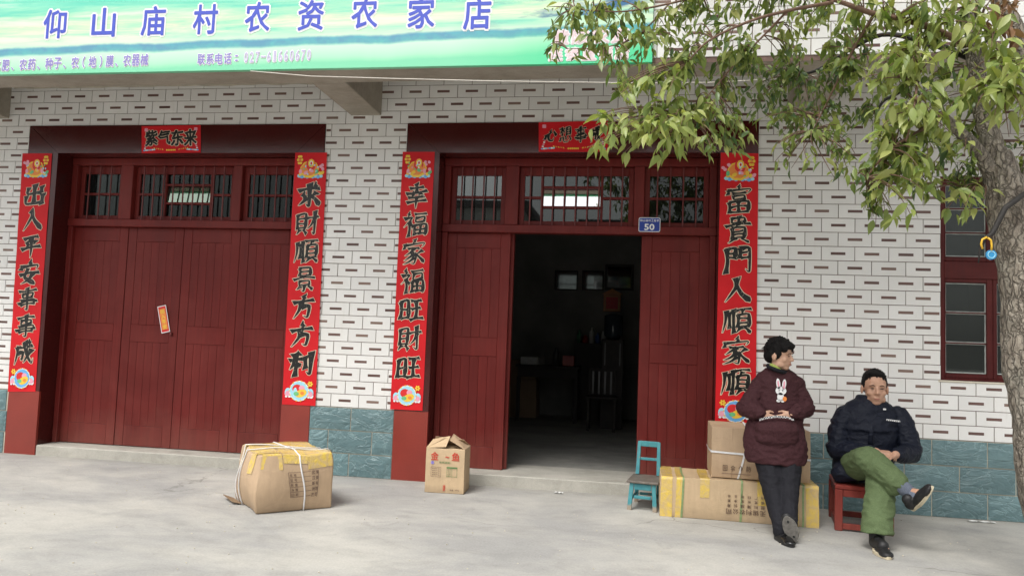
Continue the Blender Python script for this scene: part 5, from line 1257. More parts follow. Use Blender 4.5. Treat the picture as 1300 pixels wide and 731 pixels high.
for a in range(13): 
    th = a / 13 * 2 * math.pi; cb2.ell(cc + Vector((.076 * math.cos(th), .066 * math.sin(th), .006 - .02 * (math.sin(th) < 0) * abs(math.sin(th)))), (.024, .024, .044))
fuse('collar', cb2, M['jacket_navy'], MN, .006, 4)
# placket, pockets, small chest print
pl = MB()
pth = [at(1107, 527, -.668), at(1106, 545, -.715), at(1105, 565, -.735)]
pl.tube(pth, [.008, .008, .008], 6, flat=2.2); pl.build('placket', M['jacket_navy'], MN, True)
cp = at(1132.5, 532.5, -.665); mb = MB()
for i, ch in enumerate('monsoons'[:0] or 'nnnnnnn'): put_text(mb, ch, cp.x - .04 + .013 * i, cp.z - .001 * i, cp.y - .028, .011, .010, .03)
mb.build('chest_print', M['ink_white'], MN)
mb = MB(); q = at(1122, 519, -.66); mb.box(q.x - .010, q.x + .010, q.y - .02, q.y - .012, q.z - .006, q.z + .006, .002); mb.build('collar_tab', M['ink_white'], MN)
tg = MB(); limb(tg, [HR, KR], [.11, .088]); limb(tg, [KR, KR.lerp(AR, .5), AR.lerp(KR, .12)], [.086, .080, .068])
limb(tg, [HL, KL], [.11, .085]); tg.tube([KL + Vector((0, .03, .04)), KL, KL.lerp(AL, .5), AL + Vector((0, 0, .015)), AL + Vector((0, -.004, -.02))], [.06, .090, .092, .090, .098], 20)
cap(tg, AR.lerp(KR, .2) + Vector((0, 0, -.05)), .05, KR.lerp(KL, .5) + Vector((.03, -.03, -.09)), .06)
fuse('trousers', tg, M['trousers_green'], MN, .007, 5, .011, .11, 12)
sk = MB(); limb(sk, [AR.lerp(KR, .3), AR, at(1156, 627, -1.21), at(1163, 630, -1.26)], [.050, .047, .045, .036]); sk.build('sock', M['sock_grey'], MN, True)
sk = MB(); limb(sk, [AL, AL + Vector((0, 0, -.075)), AL + Vector((.0, -.12, -.070))], [.048, .046, .036]); sk.build('sock', M['shoe_black'], MN, True)
shoe('shoe', Vector((AL.x - .005, -1.185, .002)), Vector((AL.x + .0, -1.43, .002)), (0, 0, 1), 1.05, 'shoe_black', 'sole_cream', MN, .014)
shoe('shoe', at(1160, 647, -1.22), at(1185, 619, -1.38), Vector((-.75, -.1, .55)), 1.05, 'shoe_black', 'sole_cream', MN, .014)
# short cropped hair
hb = MB()
for (x, y, z, a, b, c3) in ((0, .020, .048, .0775, .086, .066), (0, .055, .0, .070, .050, .055), (.060, .018, .026, .021, .045, .040), (-.060, .018, .026, .021, .045, .040), (0, -.022, .086, .058, .046, .022)): hb.ell(T2(x, y, z + .004), (a * 1.08, b * 1.09, c3 * 1.16), Rm2)
fuse('hair', hb, M['hair_black'], MN, .005, 2, .003, .015, 4)
hs_ = MB()
for k in range(240):
    a = rr.uniform(0, 6.28); ph = rr.uniform(.0, 1.2); n_ = Vector((math.sin(ph) * math.cos(a), math.sin(ph) * math.sin(a), math.cos(ph))); p = Vector((.078 * n_.x, .018 + .088 * n_.y, .046 + .070 * n_.z))
    if p.y < -.045 and p.z < .085: continue
    q = p + n_ * rr.uniform(.003, .008) + Vector((rr.uniform(-.004, .004), -.004, 0)); hs_.tube([T2(*p), T2(*q)], [.0020, .0006], 3, caps=False)
tag(hs_.build('hair_strands', M['hair_black'], MN, True), kind='stuff')

# ------------------------------------------------------------------ tree
TREE = empty('street_tree', (2.40, -2.0, 0)); tag(TREE, 'leafy street tree with rough grey bark leaning over the shop front at the right', 'tree')
def roughtube(name, pts, rads, mt, n=16, seg=14, amp=.06, seed=0):
    P = []; Rr = []
    pts = [Vector(p) for p in pts]
    for i in range(len(pts) - 1):
        p0_, p1_, p2_, p3_ = pts[max(i - 1, 0)], pts[i], pts[i + 1], pts[min(i + 2, len(pts) - 1)]
        for k in range(seg):
            t = k / seg; t2, t3 = t * t, t ** 3
            P.append(.5 * ((2 * p1_) + (-p0_ + p2_) * t + (2 * p0_ - 5 * p1_ + 4 * p2_ - p3_) * t2 + (-p0_ + 3 * p1_ - 3 * p2_ + p3_) * t3)); Rr.append(rads[i] + (rads[i + 1] - rads[i]) * t)
    P.append(pts[-1]); Rr.append(rads[-1])
    mb = MB(); mb.tube(P, Rr, n)
    if amp:
        for i in range(len(P)):
            for k in range(n):
                v = Vector(mb.v[i * n + k]); d = v - P[i]; a = noise.noise(Vector((v.x * 9 + seed, v.y * 9, v.z * 3))) + .5 * noise.noise(Vector((v.x * 30, v.y * 30, v.z * 8 + seed)))
                mb.v[i * n + k] = tuple(P[i] + d * (1 + amp * a * 2))
    o = mb.build(name, M[mt], TREE, True); return o, P
YT = -2.0
def tp(x, y, dy=0.0): return at(x, y, YT + dy)
base = Vector((2.42, YT, -.05))
roughtube('trunk', [base, tp(1336, 640), tp(1319, 520), tp(1306, 420), tp(1300, 340), tp(1285, 270), tp(1273, 225), tp(1265, 195)], [.160, .14, .128, .122, .118, .110, .088, .066], 'bark', 36, 22, .10, 1)
BR = []
def branch(pts, rads, mt='bark', n=10, amp=.06):
    o, P = roughtube('branch', pts, rads, mt, n, 8, amp, len(BR)); BR.append(P); return P
branch([tp(1264, 200), tp(1253, 160, .02), tp(1244, 115, .05), tp(1236, 70, .08), tp(1234, 20, .12), tp(1232, -60, .16)], [.062, .055, .048, .040, .036, .030], 'bark', 14)
branch([tp(1262, 222), tp(1240, 190, -.06), tp(1212, 162, -.14), tp(1196, 145, -.2)], [.052, .036, .028, .018], 'bark', 12)
branch([tp(1292, 330), tp(1312, 250, .05), tp(1318, 160, .1), tp(1290, 40, .1), tp(1268, 0, .1), tp(1262, -60, .1)], [.10, .085, .06, .045, .04, .035], 'bark', 14)
branch([tp(1236, 60, .08), tp(1165, 30, 0), tp(1110, 18, -.05), tp(1058, 0, -.1), tp(1010, -10, -.1)], [.022, .018, .016, .012, .008], 'bark_twig', 8, .02)
branch([tp(1236, 75, .1), tp(1180, 55, .25), tp(1125, 44, .35), tp(1085, 60, .4), tp(1040, 88, .45), tp(1005, 98, .5)], [.022, .018, .014, .012, .010, .006], 'bark_dark', 8, .02)
branch([tp(1085, 60, .4), tp(1062, 74, .42), tp(1045, 90, .45)], [.009, .007, .004], 'bark_dark', 6, .02)
branch([tp(1058, 3, -.1), tp(1000, 14, -.1), tp(950, 28, -.1), tp(900, 52, -.1), tp(872, 80, -.1)], [.012, .010, .008, .006, .004], 'bark_twig', 7, .02)
branch([tp(1000, 14, -.1), tp(965, 50, .0), tp(930, 85, .05), tp(900, 120, .05), tp(870, 150, .0)], [.008, .006, .005, .004, .003], 'bark_twig', 6, .02)
branch([tp(1010, -10, -.1), tp(920, -12, .0), tp(850, 5, .1), tp(790, 15, .1), tp(730, 12, .1)], [.010, .009, .007, .005, .003], 'bark_twig', 6, .02)
branch([tp(850, 5, .1), tp(810, 45, .15), tp(770, 60, .15), tp(720, 62, .1)], [.006, .005, .004, .002], 'bark_twig', 6, .02)
branch([tp(1196, 145, -.2), tp(1170, 165, -.25), tp(1130, 190, -.2), tp(1100, 225, -.15)], [.014, .010, .007, .004], 'bark_twig', 7, .02)
branch([tp(1165, 30, 0), tp(1165, 90, -.2), tp(1160, 140, -.3), tp(1150, 180, -.3)], [.010, .008, .006, .004], 'bark_twig', 6, .02)
branch([tp(1262, 222), tp(1236, 240, .1), tp(1215, 235, .2)], [.02, .012, .006], 'bark_twig', 7, .02)
branch([tp(1110, 18, -.05), tp(1080, 70, .1), tp(1050, 130, .2), tp(1030, 170, .2)], [.010, .007, .005, .003], 'bark_twig', 6, .02)
branch([tp(1232, 0, .12), tp(1262, 55, -.1), tp(1285, 90, -.25), tp(1275, 115, -.3)], [.012, .009, .006, .004], 'bark_twig', 6, .02)
branch([tp(1180, 55, .25), tp(1150, 110, .3), tp(1120, 130, .35), tp(1112, 155, .35)], [.014, .010, .009, .004], 'bark_dark', 6, .02)
# leaf shapes: pointed oval, folded along the midrib and curved down
def leaf_mesh(mt, L, W, fold, curl, twist):
    mb = MB(); prof = [(0, .06), (.14, .62), (.36, 1.0), (.60, .80), (.82, .34), (1, 0)]
    rows = []
    for (t, w_) in prof:
        y = t * L; dz = -curl * L * t * t; ww = W * .5 * w_; a = twist * t
        l = (-ww * math.cos(a), y, dz + fold * ww - ww * math.sin(a)); c_ = (0, y, dz); r_ = (ww * math.cos(a), y, dz + fold * ww + ww * math.sin(a)); rows.append((l, c_, r_))
    vs = [p for r_ in rows[:-1] for p in r_] + [rows[-1][1]]
    fs = []
    for i in range(len(prof) - 2):
        a = 3 * i; fs += [(a, a + 1, a + 4, a + 3), (a + 1, a + 2, a + 5, a + 4)]
    a = 3 * (len(prof) - 2); fs += [(a, a + 1, a + 3), (a + 1, a + 2, a + 3)]
    mb.add(vs, fs); me = mb.mesh('leaf', M[mt], True); return me
LM = {}
for mt in ('leaf_young', 'leaf_mid', 'leaf_dark', 'leaf_dead'):
    LM[mt] = [leaf_mesh(mt, 1.0, R.uniform(.34, .46), R.uniform(.15, .6), R.uniform(.05, .4), R.uniform(-.5, .5)) for _ in range(6)]
leaves = []                                              # (matrix, mesh)
allP = [p for P in BR for p in P]
twigs = []
def cluster(x, y, r, n, kind, dy=0.0, size=.085, droop=.75, nt=3, src=True):
    c_ = tp(x, y, dy); rm = r / 200.0
    best = min(allP, key=lambda p: (p - c_).length + max(0, c_.z - p.z) * .5)
    for t in range(nt):
        tip = c_ + Vector((R.gauss(0, rm * .55), R.gauss(0, rm * .8), R.gauss(0, rm * .55)))
        start = best if t == 0 or not twigs else best
        mid = start.lerp(tip, .55) + Vector((R.gauss(0, .02), R.gauss(0, .03), .05 + R.uniform(0, .05)))
        P = []
        for k in range(9):
            s_ = k / 8; P.append(start * (1 - s_) ** 2 + mid * 2 * s_ * (1 - s_) + tip * s_ ** 2)
        twigs.append(P)
        L = max((tip - start).length, .05)
        for k in range(n // nt):
            s_ = 1 - min(R.random() ** 1.7, 1) * min(1.0, 2.4 * rm / L)
            p = start * (1 - s_) ** 2 + mid * 2 * s_ * (1 - s_) + tip * s_ ** 2
            p = p + Vector((R.gauss(0, rm * .22), R.gauss(0, rm * .22), R.gauss(0, rm * .2)))
            az = R.uniform(0, 2 * math.pi); dn = -min(max(R.gauss(droop, .35), -.4), 1.35)
            d = Vector((math.cos(az) * math.cos(dn), math.sin(az) * math.cos(dn), math.sin(dn)))
            up = Vector((R.gauss(0, .5), R.gauss(-.3, .5), 1)); s2 = d.cross(up).normalized(); n2 = s2.cross(d).normalized()
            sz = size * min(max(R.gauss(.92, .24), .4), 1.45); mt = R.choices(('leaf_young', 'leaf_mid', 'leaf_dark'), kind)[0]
            if kind == 'dead': mt = 'leaf_dead'
            mm = Matrix((s2 * sz, d * sz, n2 * sz)).transposed().to_4x4(); mm.translation = p; leaves.append((mm, R.choice(LM[mt]), p))
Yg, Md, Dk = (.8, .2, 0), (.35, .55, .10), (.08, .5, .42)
CL = [
 (697, 45, 16, 9, Md, .2), (715, 10, 16, 8, Md, .2), (735, 32, 22, 20, Md, .15), (752, 60, 22, 22, Md, .1), (765, 20, 22, 18, Md, .2), (790, 48, 26, 30, Md, .15), (812, 20, 22, 20, Md, .2),
 (828, 62, 26, 30, Md, .1), (820, 90, 20, 20, Md, .0), (848, 35, 22, 20, Md, .1), (860, 75, 22, 24, Md, .1), (795, 88, 16, 12, Md, 0), (700, 66, 12, 6, Md, .2),
 (800, 112, 20, 20, Yg, -.1), (828, 120, 22, 26, Yg, -.1), (850, 108, 20, 20, Md, 0), (812, 142, 22, 26, Yg, -.15), (840, 148, 26, 34, Yg, -.2), (866, 140, 18, 18, Yg, -.1), (762, 168, 14, 13, Yg, -.2), (806, 172, 16, 16, Yg, -.2), (830, 178, 18, 20, Yg, -.25), (852, 168, 14, 14, Yg, -.2),
 (880, 185, 14, 9, Yg, -.1), (905, 182, 12, 7, Md, -.1), (892, 158, 10, 5, Md, -.1), (884, 100, 18, 14, Md, .0), (878, 55, 18, 12, Md, .1), (905, 75, 18, 14, Md, .1),
 (900, 25, 18, 12, Md, .2), (925, 20, 20, 14, Md, .2), (918, 112, 18, 14, Md, .2), (935, 65, 22, 20, Md, .1), (945, 98, 22, 26, Dk, .3), (935, 138, 20, 20, Dk, .3), (958, 122, 22, 26, Dk, .4), (918, 160, 16, 14, Md, .2), (945, 168, 18, 20, Md, .2), (935, 188, 12, 10, Md, .2),
 (965, 35, 18, 14, Md, .2), (975, 82, 20, 20, Dk, .35), (990, 115, 22, 26, Dk, .4), (972, 150, 20, 22, Md, .2), (1000, 50, 20, 18, Md, .2), (1015, 92, 20, 20, Dk, .4), (1020, 130, 22, 22, Dk, .4), (978, 188, 10, 6, Md, .2), (1008, 178, 10, 6, Md, .2), (1000, 208, 8, 4, Md, .2),
 (1035, 35, 20, 18, Md, .2), (1048, 70, 20, 16, Md, .3), (1052, 112, 22, 26, Dk, .4), (1040, 155, 20, 20, Dk, .3), (1064, 150, 20, 22, Dk, .3), (1075, 100, 22, 24, Dk, .3), (1070, 180, 18, 18, Md, .1), (1060, 215, 10, 6, Md, .1), (1085, 205, 16, 14, Md, .1),
 (1080, 20, 18, 10, Md, .2), (1100, 55, 22, 20, Md, .1), (1105, 95, 22, 24, Md, .2), (1098, 140, 22, 24, Dk, .25), (1110, 175, 24, 28, Yg, -.1), (1095, 232, 16, 14, Md, .0), (1118, 215, 22, 24, Md, .0), (1100, 262, 8, 5, Md, .0), (1132, 248, 18, 20, Md, -.1), (1122, 275, 8, 5, Md, 0),
 (1125, 25, 22, 18, Md, .1), (1142, 60, 26, 30, Yg, -.2), (1135, 95, 22, 22, Yg, -.25), (1155, 85, 24, 22, Yg, -.3), (1165, 40, 22, 18, Md, .1), (1140, 150, 24, 30, Yg, -.25), (1168, 150, 24, 30, Yg, -.3), (1150, 190, 24, 28, Md, -.1), (1185, 130, 22, 24, Yg, -.3),
 (1165, 225, 24, 28, Yg, -.2), (1155, 262, 14, 12, Yg, -.2), (1188, 200, 24, 28, Md, 0), (1190, 245, 18, 18, Md, 0), (1205, 175, 22, 22, Md, .1), (1215, 218, 22, 22, Dk, .15), (1212, 258, 14, 12, Yg, -.1), (1232, 262, 10, 8, Yg, -.1), (1180, 70, 24, 24, Md, .1), (1190, 20, 22, 18, Md, .1),
 (1200, 95, 22, 20, Md, .1), (1215, 55, 20, 16, Md, .1), (1222, 20, 20, 14, Md, .1), (1215, 130, 20, 18, Md, .1), (1245, 95, 24, 28, Yg, -.3), (1262, 110, 24, 30, Yg, -.35), (1285, 100, 24, 30, Yg, -.35), (1258, 75, 22, 22, Yg, -.2), (1285, 65, 22, 22, Yg, -.3), (1240, 45, 18, 12, Md, -.1), (1295, 130, 18, 14, Yg, -.3),
 (1275, 150, 14, 8, Md, .2), (1290, 190, 22, 22, Dk, .2), (1296, 222, 18, 16, Md, .1), (1235, 205, 18, 14, Dk, .2), (1150, 115, 22, 22, Dk, .3), (1190, 160, 20, 18, Dk, .3), (1085, 60, 20, 12, Md, .3),
 (775, 85, 16, 14, Md, 0), (782, 120, 16, 14, Yg, -.1), (770, 148, 14, 12, Yg, -.15), (790, 160, 16, 14, Yg, -.2), (752, 182, 10, 8, Yg, -.2), (868, 172, 14, 14, Yg, -.2), (885, 135, 18, 16, Md, 0), (902, 150, 14, 12, Md, 0), (848, 188, 12, 10, Yg, -.25),
 (876, 20, 20, 16, Md, .1), (1068, 40, 18, 12, Md, .2), (1020, 15, 18, 12, Md, .2), (1000, 150, 16, 14, Dk, .3), (1030, 195, 12, 8, Md, .1), (1140, 225, 20, 18, Yg, -.1), (1175, 190, 20, 20, Yg, -.2), (1255, 140, 18, 16, Yg, -.3), (1160, 10, 20, 16, Md, 0),  (1115, 120, 20, 18, Yg, -.1),
 (875, 5, 18, 14, Md, .1), (940, 8, 18, 14, Md, .1), (985, 15, 18, 14, Md, .1), (1045, 8, 18, 14, Md, .1), (1060, 60, 18, 14, Md, .2), (1090, 12, 18, 14, Md, .0), (1130, 8, 18, 14, Yg, -.1), (1175, 12, 20, 18, Yg, -.1), (1205, 35, 20, 18, Yg, -.1), (1235, 15, 18, 14, Yg, -.1),
 (915, 45, 16, 12, Md, .1), (955, 70, 16, 12, Md, .1), (1005, 72, 16, 12, Md, .2), (1080, 85, 16, 12, Md, .2), (1120, 70, 18, 16, Yg, -.1), (1265, 35, 16, 12, Yg, -.2), (760, 8, 16, 12, Md, .1), (1225, 235, 14, 12, Md, 0), (1270, 240, 12, 8, Md, .2)]
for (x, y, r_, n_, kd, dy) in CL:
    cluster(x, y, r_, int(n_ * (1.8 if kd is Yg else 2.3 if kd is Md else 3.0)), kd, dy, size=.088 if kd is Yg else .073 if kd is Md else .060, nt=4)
# foliage above the frame, so that the crown is whole from the side too
for k in range(46):
    cluster(R.uniform(820, 1420), R.uniform(-330, -30), 26, 26, R.choice((Md, Dk, Md)), R.uniform(-.7, .5), nt=2)
for (x, y) in ((1285, 15), (1292, 28), (1296, 8)): 
    n0 = len(leaves); cluster(x, y, 12, 14, Md, -.1, .08, 1.0, 2)
    for i in range(n0, len(leaves)): leaves[i] = (leaves[i][0], R.choice(LM['leaf_dead']), leaves[i][2])
def scr(p):
    q = p - CAMPOS; d = q.dot(FWD); x = 650 + FPX * q.dot(RIGHT) / d; y = 365.5 + FPX * q.dot(DOWN) / d; return (0 <= x <= 1300 and 0 <= y <= 731), d
def lkey(l):
    v, d = scr(l[2]); return (0 if v else 1, d / l[0].to_scale()[0])
leaves.sort(key=lkey)
for mm, me, p in leaves[:300]:
    o = bpy.data.objects.new('leaf', me); COL.objects.link(o); o.parent = TREE; o.matrix_parent_inverse = Matrix.Translation(-Vector(TREE.location)); o.matrix_basis = mm
fol = MB(); mk = {'leaf_young': 0, 'leaf_mid': 1, 'leaf_dark': 2, 'leaf_dead': 3}
for mm, me, p in leaves[300:]:
    n = len(fol.v); fol.v += [tuple(mm @ v.co) for v in me.vertices]; mi = mk[me.materials[0].name]
    for pl_ in me.polygons: fol.f.append(tuple(i + n for i in pl_.vertices)); fol.m.append(mi)
tag(link('foliage', fol.mesh('foliage', [M[k] for k in mk], True), TREE), kind='stuff')
tw = MB()
for P in twigs: tw.tube(P, [.0045 - .003 * k / 8 for k in range(9)], 4, caps=False)
tag(link('twigs', tw.mesh('twigs', M['bark_twig'], True), TREE), kind='stuff')
# dark hose looped over the trunk with yellow rings and a blue tag
hz = empty('hanging_lock', tp(1258, 330, -.2)); tag(hz, 'black hose on the tree trunk with yellow rings and a round blue tag', 'lock')
mb = MB(); mb.tube([tp(1300, 246, -.13), tp(1290, 254, -.17), tp(1276, 264, -.19), tp(1268, 280, -.19), tp(1260, 296, -.19), tp(1250, 303, -.19), tp(1244, 318, -.19), tp(1242, 334, -.19)], [.013, .015, .015, .014, .013, .010, .006, .003], 8); mb.build('hose', M['bark_dark'], hz, True)
for pr in (((1253, 301), (1247, 304), (1245.5, 310), (1247.5, 316)), ((1254, 302), (1258, 305), (1259, 312), (1258.5, 318))):
    mb = MB(); mb.tube([tp(x, y, -.21) for x, y in pr], .0055, 6); mb.build('ring', M['ring_yellow'], hz, True)
mb = MB(); c_ = tp(1258, 323.5, -.205); n = 18
mb.add([c_ + Vector((.025 * math.cos(2 * math.pi * k / n), -.006, .025 * math.sin(2 * math.pi * k / n))) for k in range(n)] + [c_ + Vector((.025 * math.cos(2 * math.pi * k / n), .006, .025 * math.sin(2 * math.pi * k / n))) for k in range(n)], [tuple(range(n)), tuple(range(2 * n - 1, n - 1, -1))] + [(i, (i + 1) % n, (i + 1) % n + n, i + n) for i in range(n)]); mb.build('tag', M['padlock_blue'], hz)
mb = MB(); mb.tube([c_ + Vector((.017 * math.cos(a), -.0075, .017 * math.sin(a))) for a in [k * math.pi / 8 for k in range(17)]], .0022, 5); mb.build('tag_ring', M['print_skyblue'], hz, True)

# ------------------------------------------------------------------ things in the shop room
FZ = .097
t = at(700, 466, 4.4)
TB = empty('dark_table', (t.x - .15, 4.6, FZ)); tag(TB, 'dark wooden table deep inside the open doorway', 'table')
x0, x1, zt_ = at(655, 466, 4.4).x, at(736, 466, 4.4).x, at(700, 464, 4.4).z
boxobj('table_top', M['dark_wood'], TB, x0, x1, 4.35, 4.95, zt_ - .03, zt_, b=.004); boxobj('drawer_front', M['dark_wood'], TB, x0 + .03, x1 - .03, 4.40, 4.9, zt_ - .17, zt_ - .031)
for a in (x0 + .02, x1 - .07):
    for b in (4.38, 4.86): boxobj('leg', M['dark_wood'], TB, a, a + .05, b, b + .05, FZ, zt_ - .171)
c_ = at(777, 383, 5.3)
CK = empty('wall_cabinet', (c_.x, 5.3, c_.z - .2)); tag(CK, 'small orange wooden wall shrine inside the doorway', 'shrine')
boxobj('case', M['orange_wood'], CK, c_.x - .13, c_.x + .13, 5.28, 5.39, c_.z - .15, c_.z + .12, b=.006); boxobj('panel', M['print_red'], CK, c_.x - .09, c_.x + .09, 5.272, 5.279, c_.z - .11, c_.z + .07)
mb = MB(); mb.add([(c_.x - .15, 5.27, c_.z + .121), (c_.x + .15, 5.27, c_.z + .121), (c_.x, 5.27, c_.z + .2), (c_.x - .15, 5.39, c_.z + .121), (c_.x + .15, 5.39, c_.z + .121), (c_.x, 5.39, c_.z + .2)], [(0, 1, 2), (5, 4, 3), (0, 3, 4, 1), (1, 4, 5, 2), (2, 5, 3, 0)]); mb.build('roof', M['orange_wood'], CK)
c_ = at(788, 352, 5.35)
MR = empty('wall_mirror', (c_.x, 5.36, c_.z - .2)); tag(MR, 'framed mirror on the back wall of the shop room', 'mirror')
boxobj('frame', M['dark_wood'], MR, c_.x - .24, c_.x + .2, 5.36, 5.39, c_.z - .2, c_.z + .2); boxobj('mirror_glass', M['mirror_face'], MR, c_.x - .2, c_.x + .16, 5.352, 5.359, c_.z - .16, c_.z + .16)
for (xa, xb, ya, yb, lb_) in ((705, 732, 345, 366, 'left of two dim framed pictures high on the dark back wall'), (740, 765, 345, 366, 'right of two dim framed pictures high on the dark back wall')):
    a, b = at(xa, yb, 5.3), at(xb, ya, 5.3); F = empty('framed_picture', ((a.x + b.x) / 2, 5.36, a.z)); tag(F, lb_, 'picture')
    boxobj('frame', M['dark_wood'], F, a.x - .02, b.x + .02, 5.35, 5.39, a.z - .02, b.z + .02); boxobj('glass', M['mirror_face'], F, a.x, b.x, 5.342, 5.349, a.z, b.z)
# chair and water dispenser, thermos, bottles
c_ = at(778, 440, 4.0); DS = empty('water_dispenser', (c_.x, 4.0, FZ)); tag(DS, 'tall dark water dispenser with blue bottle inside the doorway', 'dispenser')
boxobj('cabinet', M['dark_wood'], DS, c_.x - .15, c_.x + .15, 3.9, 4.2, FZ, c_.z + .1, b=.01); mb = MB(); mb.rings([(c_.x, 4.05, c_.z + .101, .08, .08), (c_.x, 4.05, c_.z + .16, .125, .125), (c_.x, 4.05, c_.z + .42, .125, .125), (c_.x, 4.05, c_.z + .45, .05, .05)]); mb.build('water_bottle', M['house_glass'], DS, True)
for sx in (-.1, .1): boxobj('trim_strip', M['metal_pale'], DS, c_.x + sx - .006, c_.x + sx + .006, 3.888, 3.899, c_.z - .25, c_.z + .05)
for (x, y, lb_, mt, h) in ((706, 452, 'steel thermos flask standing on the dark table', 'metal_pale', .26), (688, 456, 'dark jar at the left end of the dark table', 'room_wall', .16)):
    c_ = at(x, y, 4.6); mb = MB(); mb.rings([(c_.x, 4.6, zt_ + .0005, .045, .045), (c_.x, 4.6, zt_ + h * .7, .045, .045), (c_.x, 4.6, zt_ + h * .8, .025, .025), (c_.x, 4.6, zt_ + h, .025, .025)]); tag(mb.build('thermos_flask' if h > .2 else 'jar', M[mt], None, True), lb_, 'flask' if h > .2 else 'jar')
c_ = at(750, 440, 4.9); CB_X, CB_TOP = c_.x, c_.z + .05; CB = empty('low_cupboard', (c_.x, 4.9, FZ)); tag(CB, 'low dark cupboard behind the table against the back wall', 'cupboard')
boxobj('cupboard_body', M['dark_wood'], CB, c_.x - .25, c_.x + .22, 4.97, 5.38, FZ, c_.z + .05); 
for k in range(2): boxobj('cupboard_door', M['dark_wood'], CB, c_.x - .24 + .23 * k, c_.x - .02 + .23 * k, 4.955, 4.969, FZ + .05, c_.z)

# goods on the table and cupboard
plain('tin_red', (0.35, 0.03, 0.02), 0.4, 0.1, 20, 0); plain('tin_green', (0.05, 0.18, 0.09), 0.4, 0.1, 20, 0); plain('tin_white', (0.5, 0.5, 0.48), 0.5, 0.1, 20, 0); plain('tin_blue', (0.04, 0.10, 0.28), 0.4, 0.1, 20, 0)
zc_ = CB_TOP
for k, (dx, dy, r_, h_, mt, lb_) in enumerate(((-.19, 5.1, .035, .20, 'tin_green', 'green bottle at the left end of the low cupboard'), (-.10, 5.15, .05, .12, 'tin_red', 'squat red tin on the low cupboard'), (.0, 5.1, .035, .24, 'tin_white', 'tall white bottle in the middle of the low cupboard'),
        (.09, 5.12, .04, .16, 'tin_blue', 'blue tin on the low cupboard'), (.17, 5.1, .035, .19, 'tin_white', 'white bottle at the right end of the low cupboard'))):
    mb = MB(); mb.rings([(CB_X + dx, dy, zc_ + .0005, r_, r_), (CB_X + dx, dy, zc_ + h_ * .7, r_, r_), (CB_X + dx, dy, zc_ + h_ * .82, r_ * .45, r_ * .45), (CB_X + dx, dy, zc_ + h_, r_ * .45, r_ * .45)], n=14); tag(mb.build('bottle', M[mt], None, True), lb_, 'bottle')
for k, (xa, xb, y0_, y1_, h_, mt, lb_) in enumerate(((x0 + .05, x0 + .30, 4.5, 4.8, .11, 'tin_white', 'pale box lying on the dark table'), (x0 + .72 * (x1 - x0), x0 + .9 * (x1 - x0), 4.5, 4.7, .15, 'tin_red', 'small red box at the right end of the dark table'))):
    tag(boxobj('goods_box', M[mt], None, xa, xb, y0_, y1_, zt_ + .001, zt_ + h_, b=.004), lb_, 'box')
for j, lb_ in enumerate(('bottom brown carton of the stack at the back left of the shop room', 'middle brown carton of the stack at the back left of the shop room', 'topmost brown carton of the stack at the back left of the shop room')):
    tag(boxobj('stock_carton', M['cardboard_dark'], None, -1.76 + .01 * j, -1.34 - .01 * j, 4.8, 5.2, FZ + .001 + .281 * j, FZ + .28 + .281 * j, b=.004), lb_, 'carton', 'stacked stock cartons in the shop room')
c_ = at(764, 505, 3.7); BCH = empty('small_chair', (c_.x, 3.7, FZ)); tag(BCH, 'small dark chair with slatted back in the shop room, right of the table', 'chair')
for sx in (-1, 1):
    for (yy_, hh) in ((3.55, .42), (3.88, .80)): boxobj('leg', M['dark_wood'], BCH, c_.x + sx * .17 - .018, c_.x + sx * .17 + .018, yy_, yy_ + .036, FZ, FZ + hh, b=.003)
boxobj('seat', M['dark_wood'], BCH, c_.x - .20, c_.x + .20, 3.53, 3.879, FZ + .421, FZ + .445, b=.003)
for k in range(4): boxobj('back_slat', M['metal_pale'], BCH, c_.x - .13 + .08 * k - .012, c_.x - .13 + .08 * k + .012, 3.89, 3.905, FZ + .46, FZ + .76)
boxobj('back_rail', M['dark_wood'], BCH, c_.x - .151, c_.x + .151, 3.885, 3.91, FZ + .761, FZ + .80)

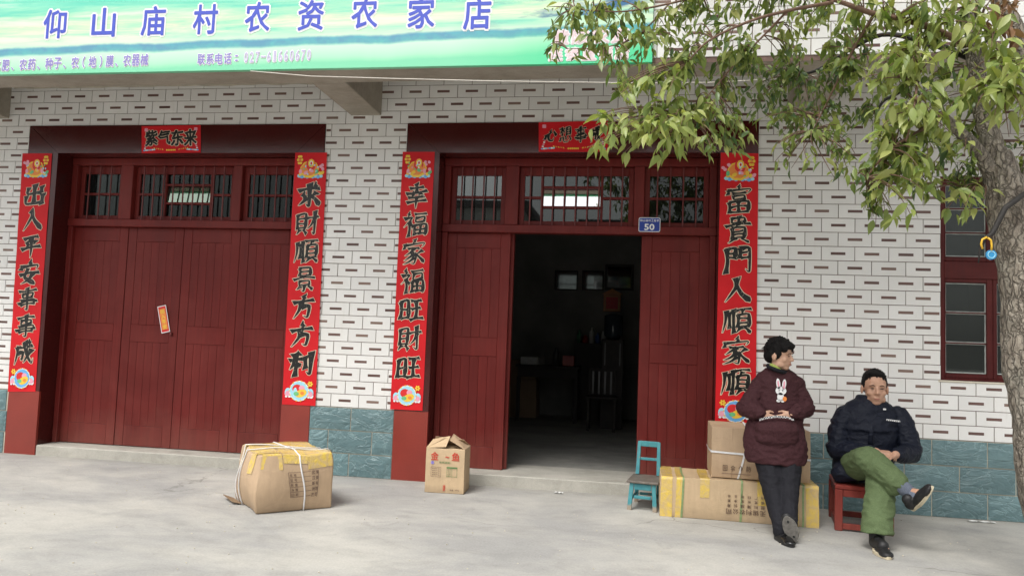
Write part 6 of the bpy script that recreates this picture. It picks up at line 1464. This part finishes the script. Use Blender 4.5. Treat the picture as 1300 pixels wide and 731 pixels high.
# ------------------------------------------------------------------ litter on the ground
rr = random.Random(12)
def scrap(x, y, L, W, lab):
    d = RIGHT * ((x - 650) / FPX) + DOWN * ((y - 365.5) / FPX) + FWD; p = CAMPOS + d * (-CAMPOS.z / d.z); mb = MB(); n = 5
    top = [(p.x + L * (i / n - .5), p.y + W * (.5 - j), .004 + .010 * abs(math.sin(i * 1.7 + j))) for j in (0, 1) for i in range(n + 1)]
    mb.add(top + [(a, b, c_ - .002) for a, b, c_ in top], [(i, i + 1, i + n + 2, i + n + 1) for i in range(n)] + [(i + n + 1 + 2 * n + 2, i + n + 2 + 2 * n + 2, i + 1 + 2 * n + 2, i + 2 * n + 2) for i in range(n)])
    tag(mb.build('paper_scrap', M['litter_white']), lab, 'litter')
scrap(709, 626, .075, .03, 'crumpled white paper scrap lying in front of the doorway step')
scrap(1246, 663, .20, .025, 'torn white scraps lying at the foot of the blue tiled base near the tree')
pb = MB()
for k in range(420):
    x, y = rr.uniform(-6, 3), rr.uniform(-4.0, -.1); s_ = rr.uniform(.002, .006); pb.ell((x, y, s_ * .5), (s_, s_ * rr.uniform(.7, 1.3), s_ * .7), nu=5, nv=4)
tag(pb.build('gravel_crumbs', M['plaster']), 'tiny crumbs of grit scattered over the concrete', 'grit', kind='stuff')

# ------------------------------------------------------------------ across the street (seen mirrored in the panes)
def house(cx, cy, wd, dp, ht, lab):
    H = empty('street_house', (cx, cy, 0)); tag(H, lab, 'house')
    boxobj('house_wall', M['house_wall'], H, cx - wd / 2, cx + wd / 2, cy - dp / 2, cy + dp / 2, 0, ht); boxobj('roof', M['house_roof'], H, cx - wd / 2 - .3, cx + wd / 2 + .3, cy - dp / 2 - .3, cy + dp / 2 + .4, ht + .001, ht + .25)
    fw = MB(); 
    for fl in range(int(ht // 3)):
        for k in range(int(wd // 2.4)):
            x = cx - wd / 2 + 1.4 + 2.4 * k; z = 1.1 + 3 * fl
            if x > cx + wd / 2 - .9: continue
            W = MB(); W.box(x - .6, x + .6, cy + dp / 2 + .001, cy + dp / 2 + .05, z, z + 1.4); W = W.build('window', M['house_wall'], H)
            for q in (-1, 1): mb = MB(); mb.box(x + q * .29 - .26, x + q * .29 + .26, cy + dp / 2 + .051, cy + dp / 2 + .06, z + .08, z + 1.32); mb.build('pane', M['house_glass'], W)
        boxobj('balcony_slab', M['house_wall'], H, cx - wd / 2, cx + wd / 2, cy + dp / 2 + .01, cy + dp / 2 + .5, 3 * fl + 2.75, 3 * fl + 2.9)
house(-9, -27, 9, 7, 6.6, 'pale two storey house across the street, left of the camera'); house(3, -29, 10, 7, 6.2, 'pale two storey house across the street, behind the camera')
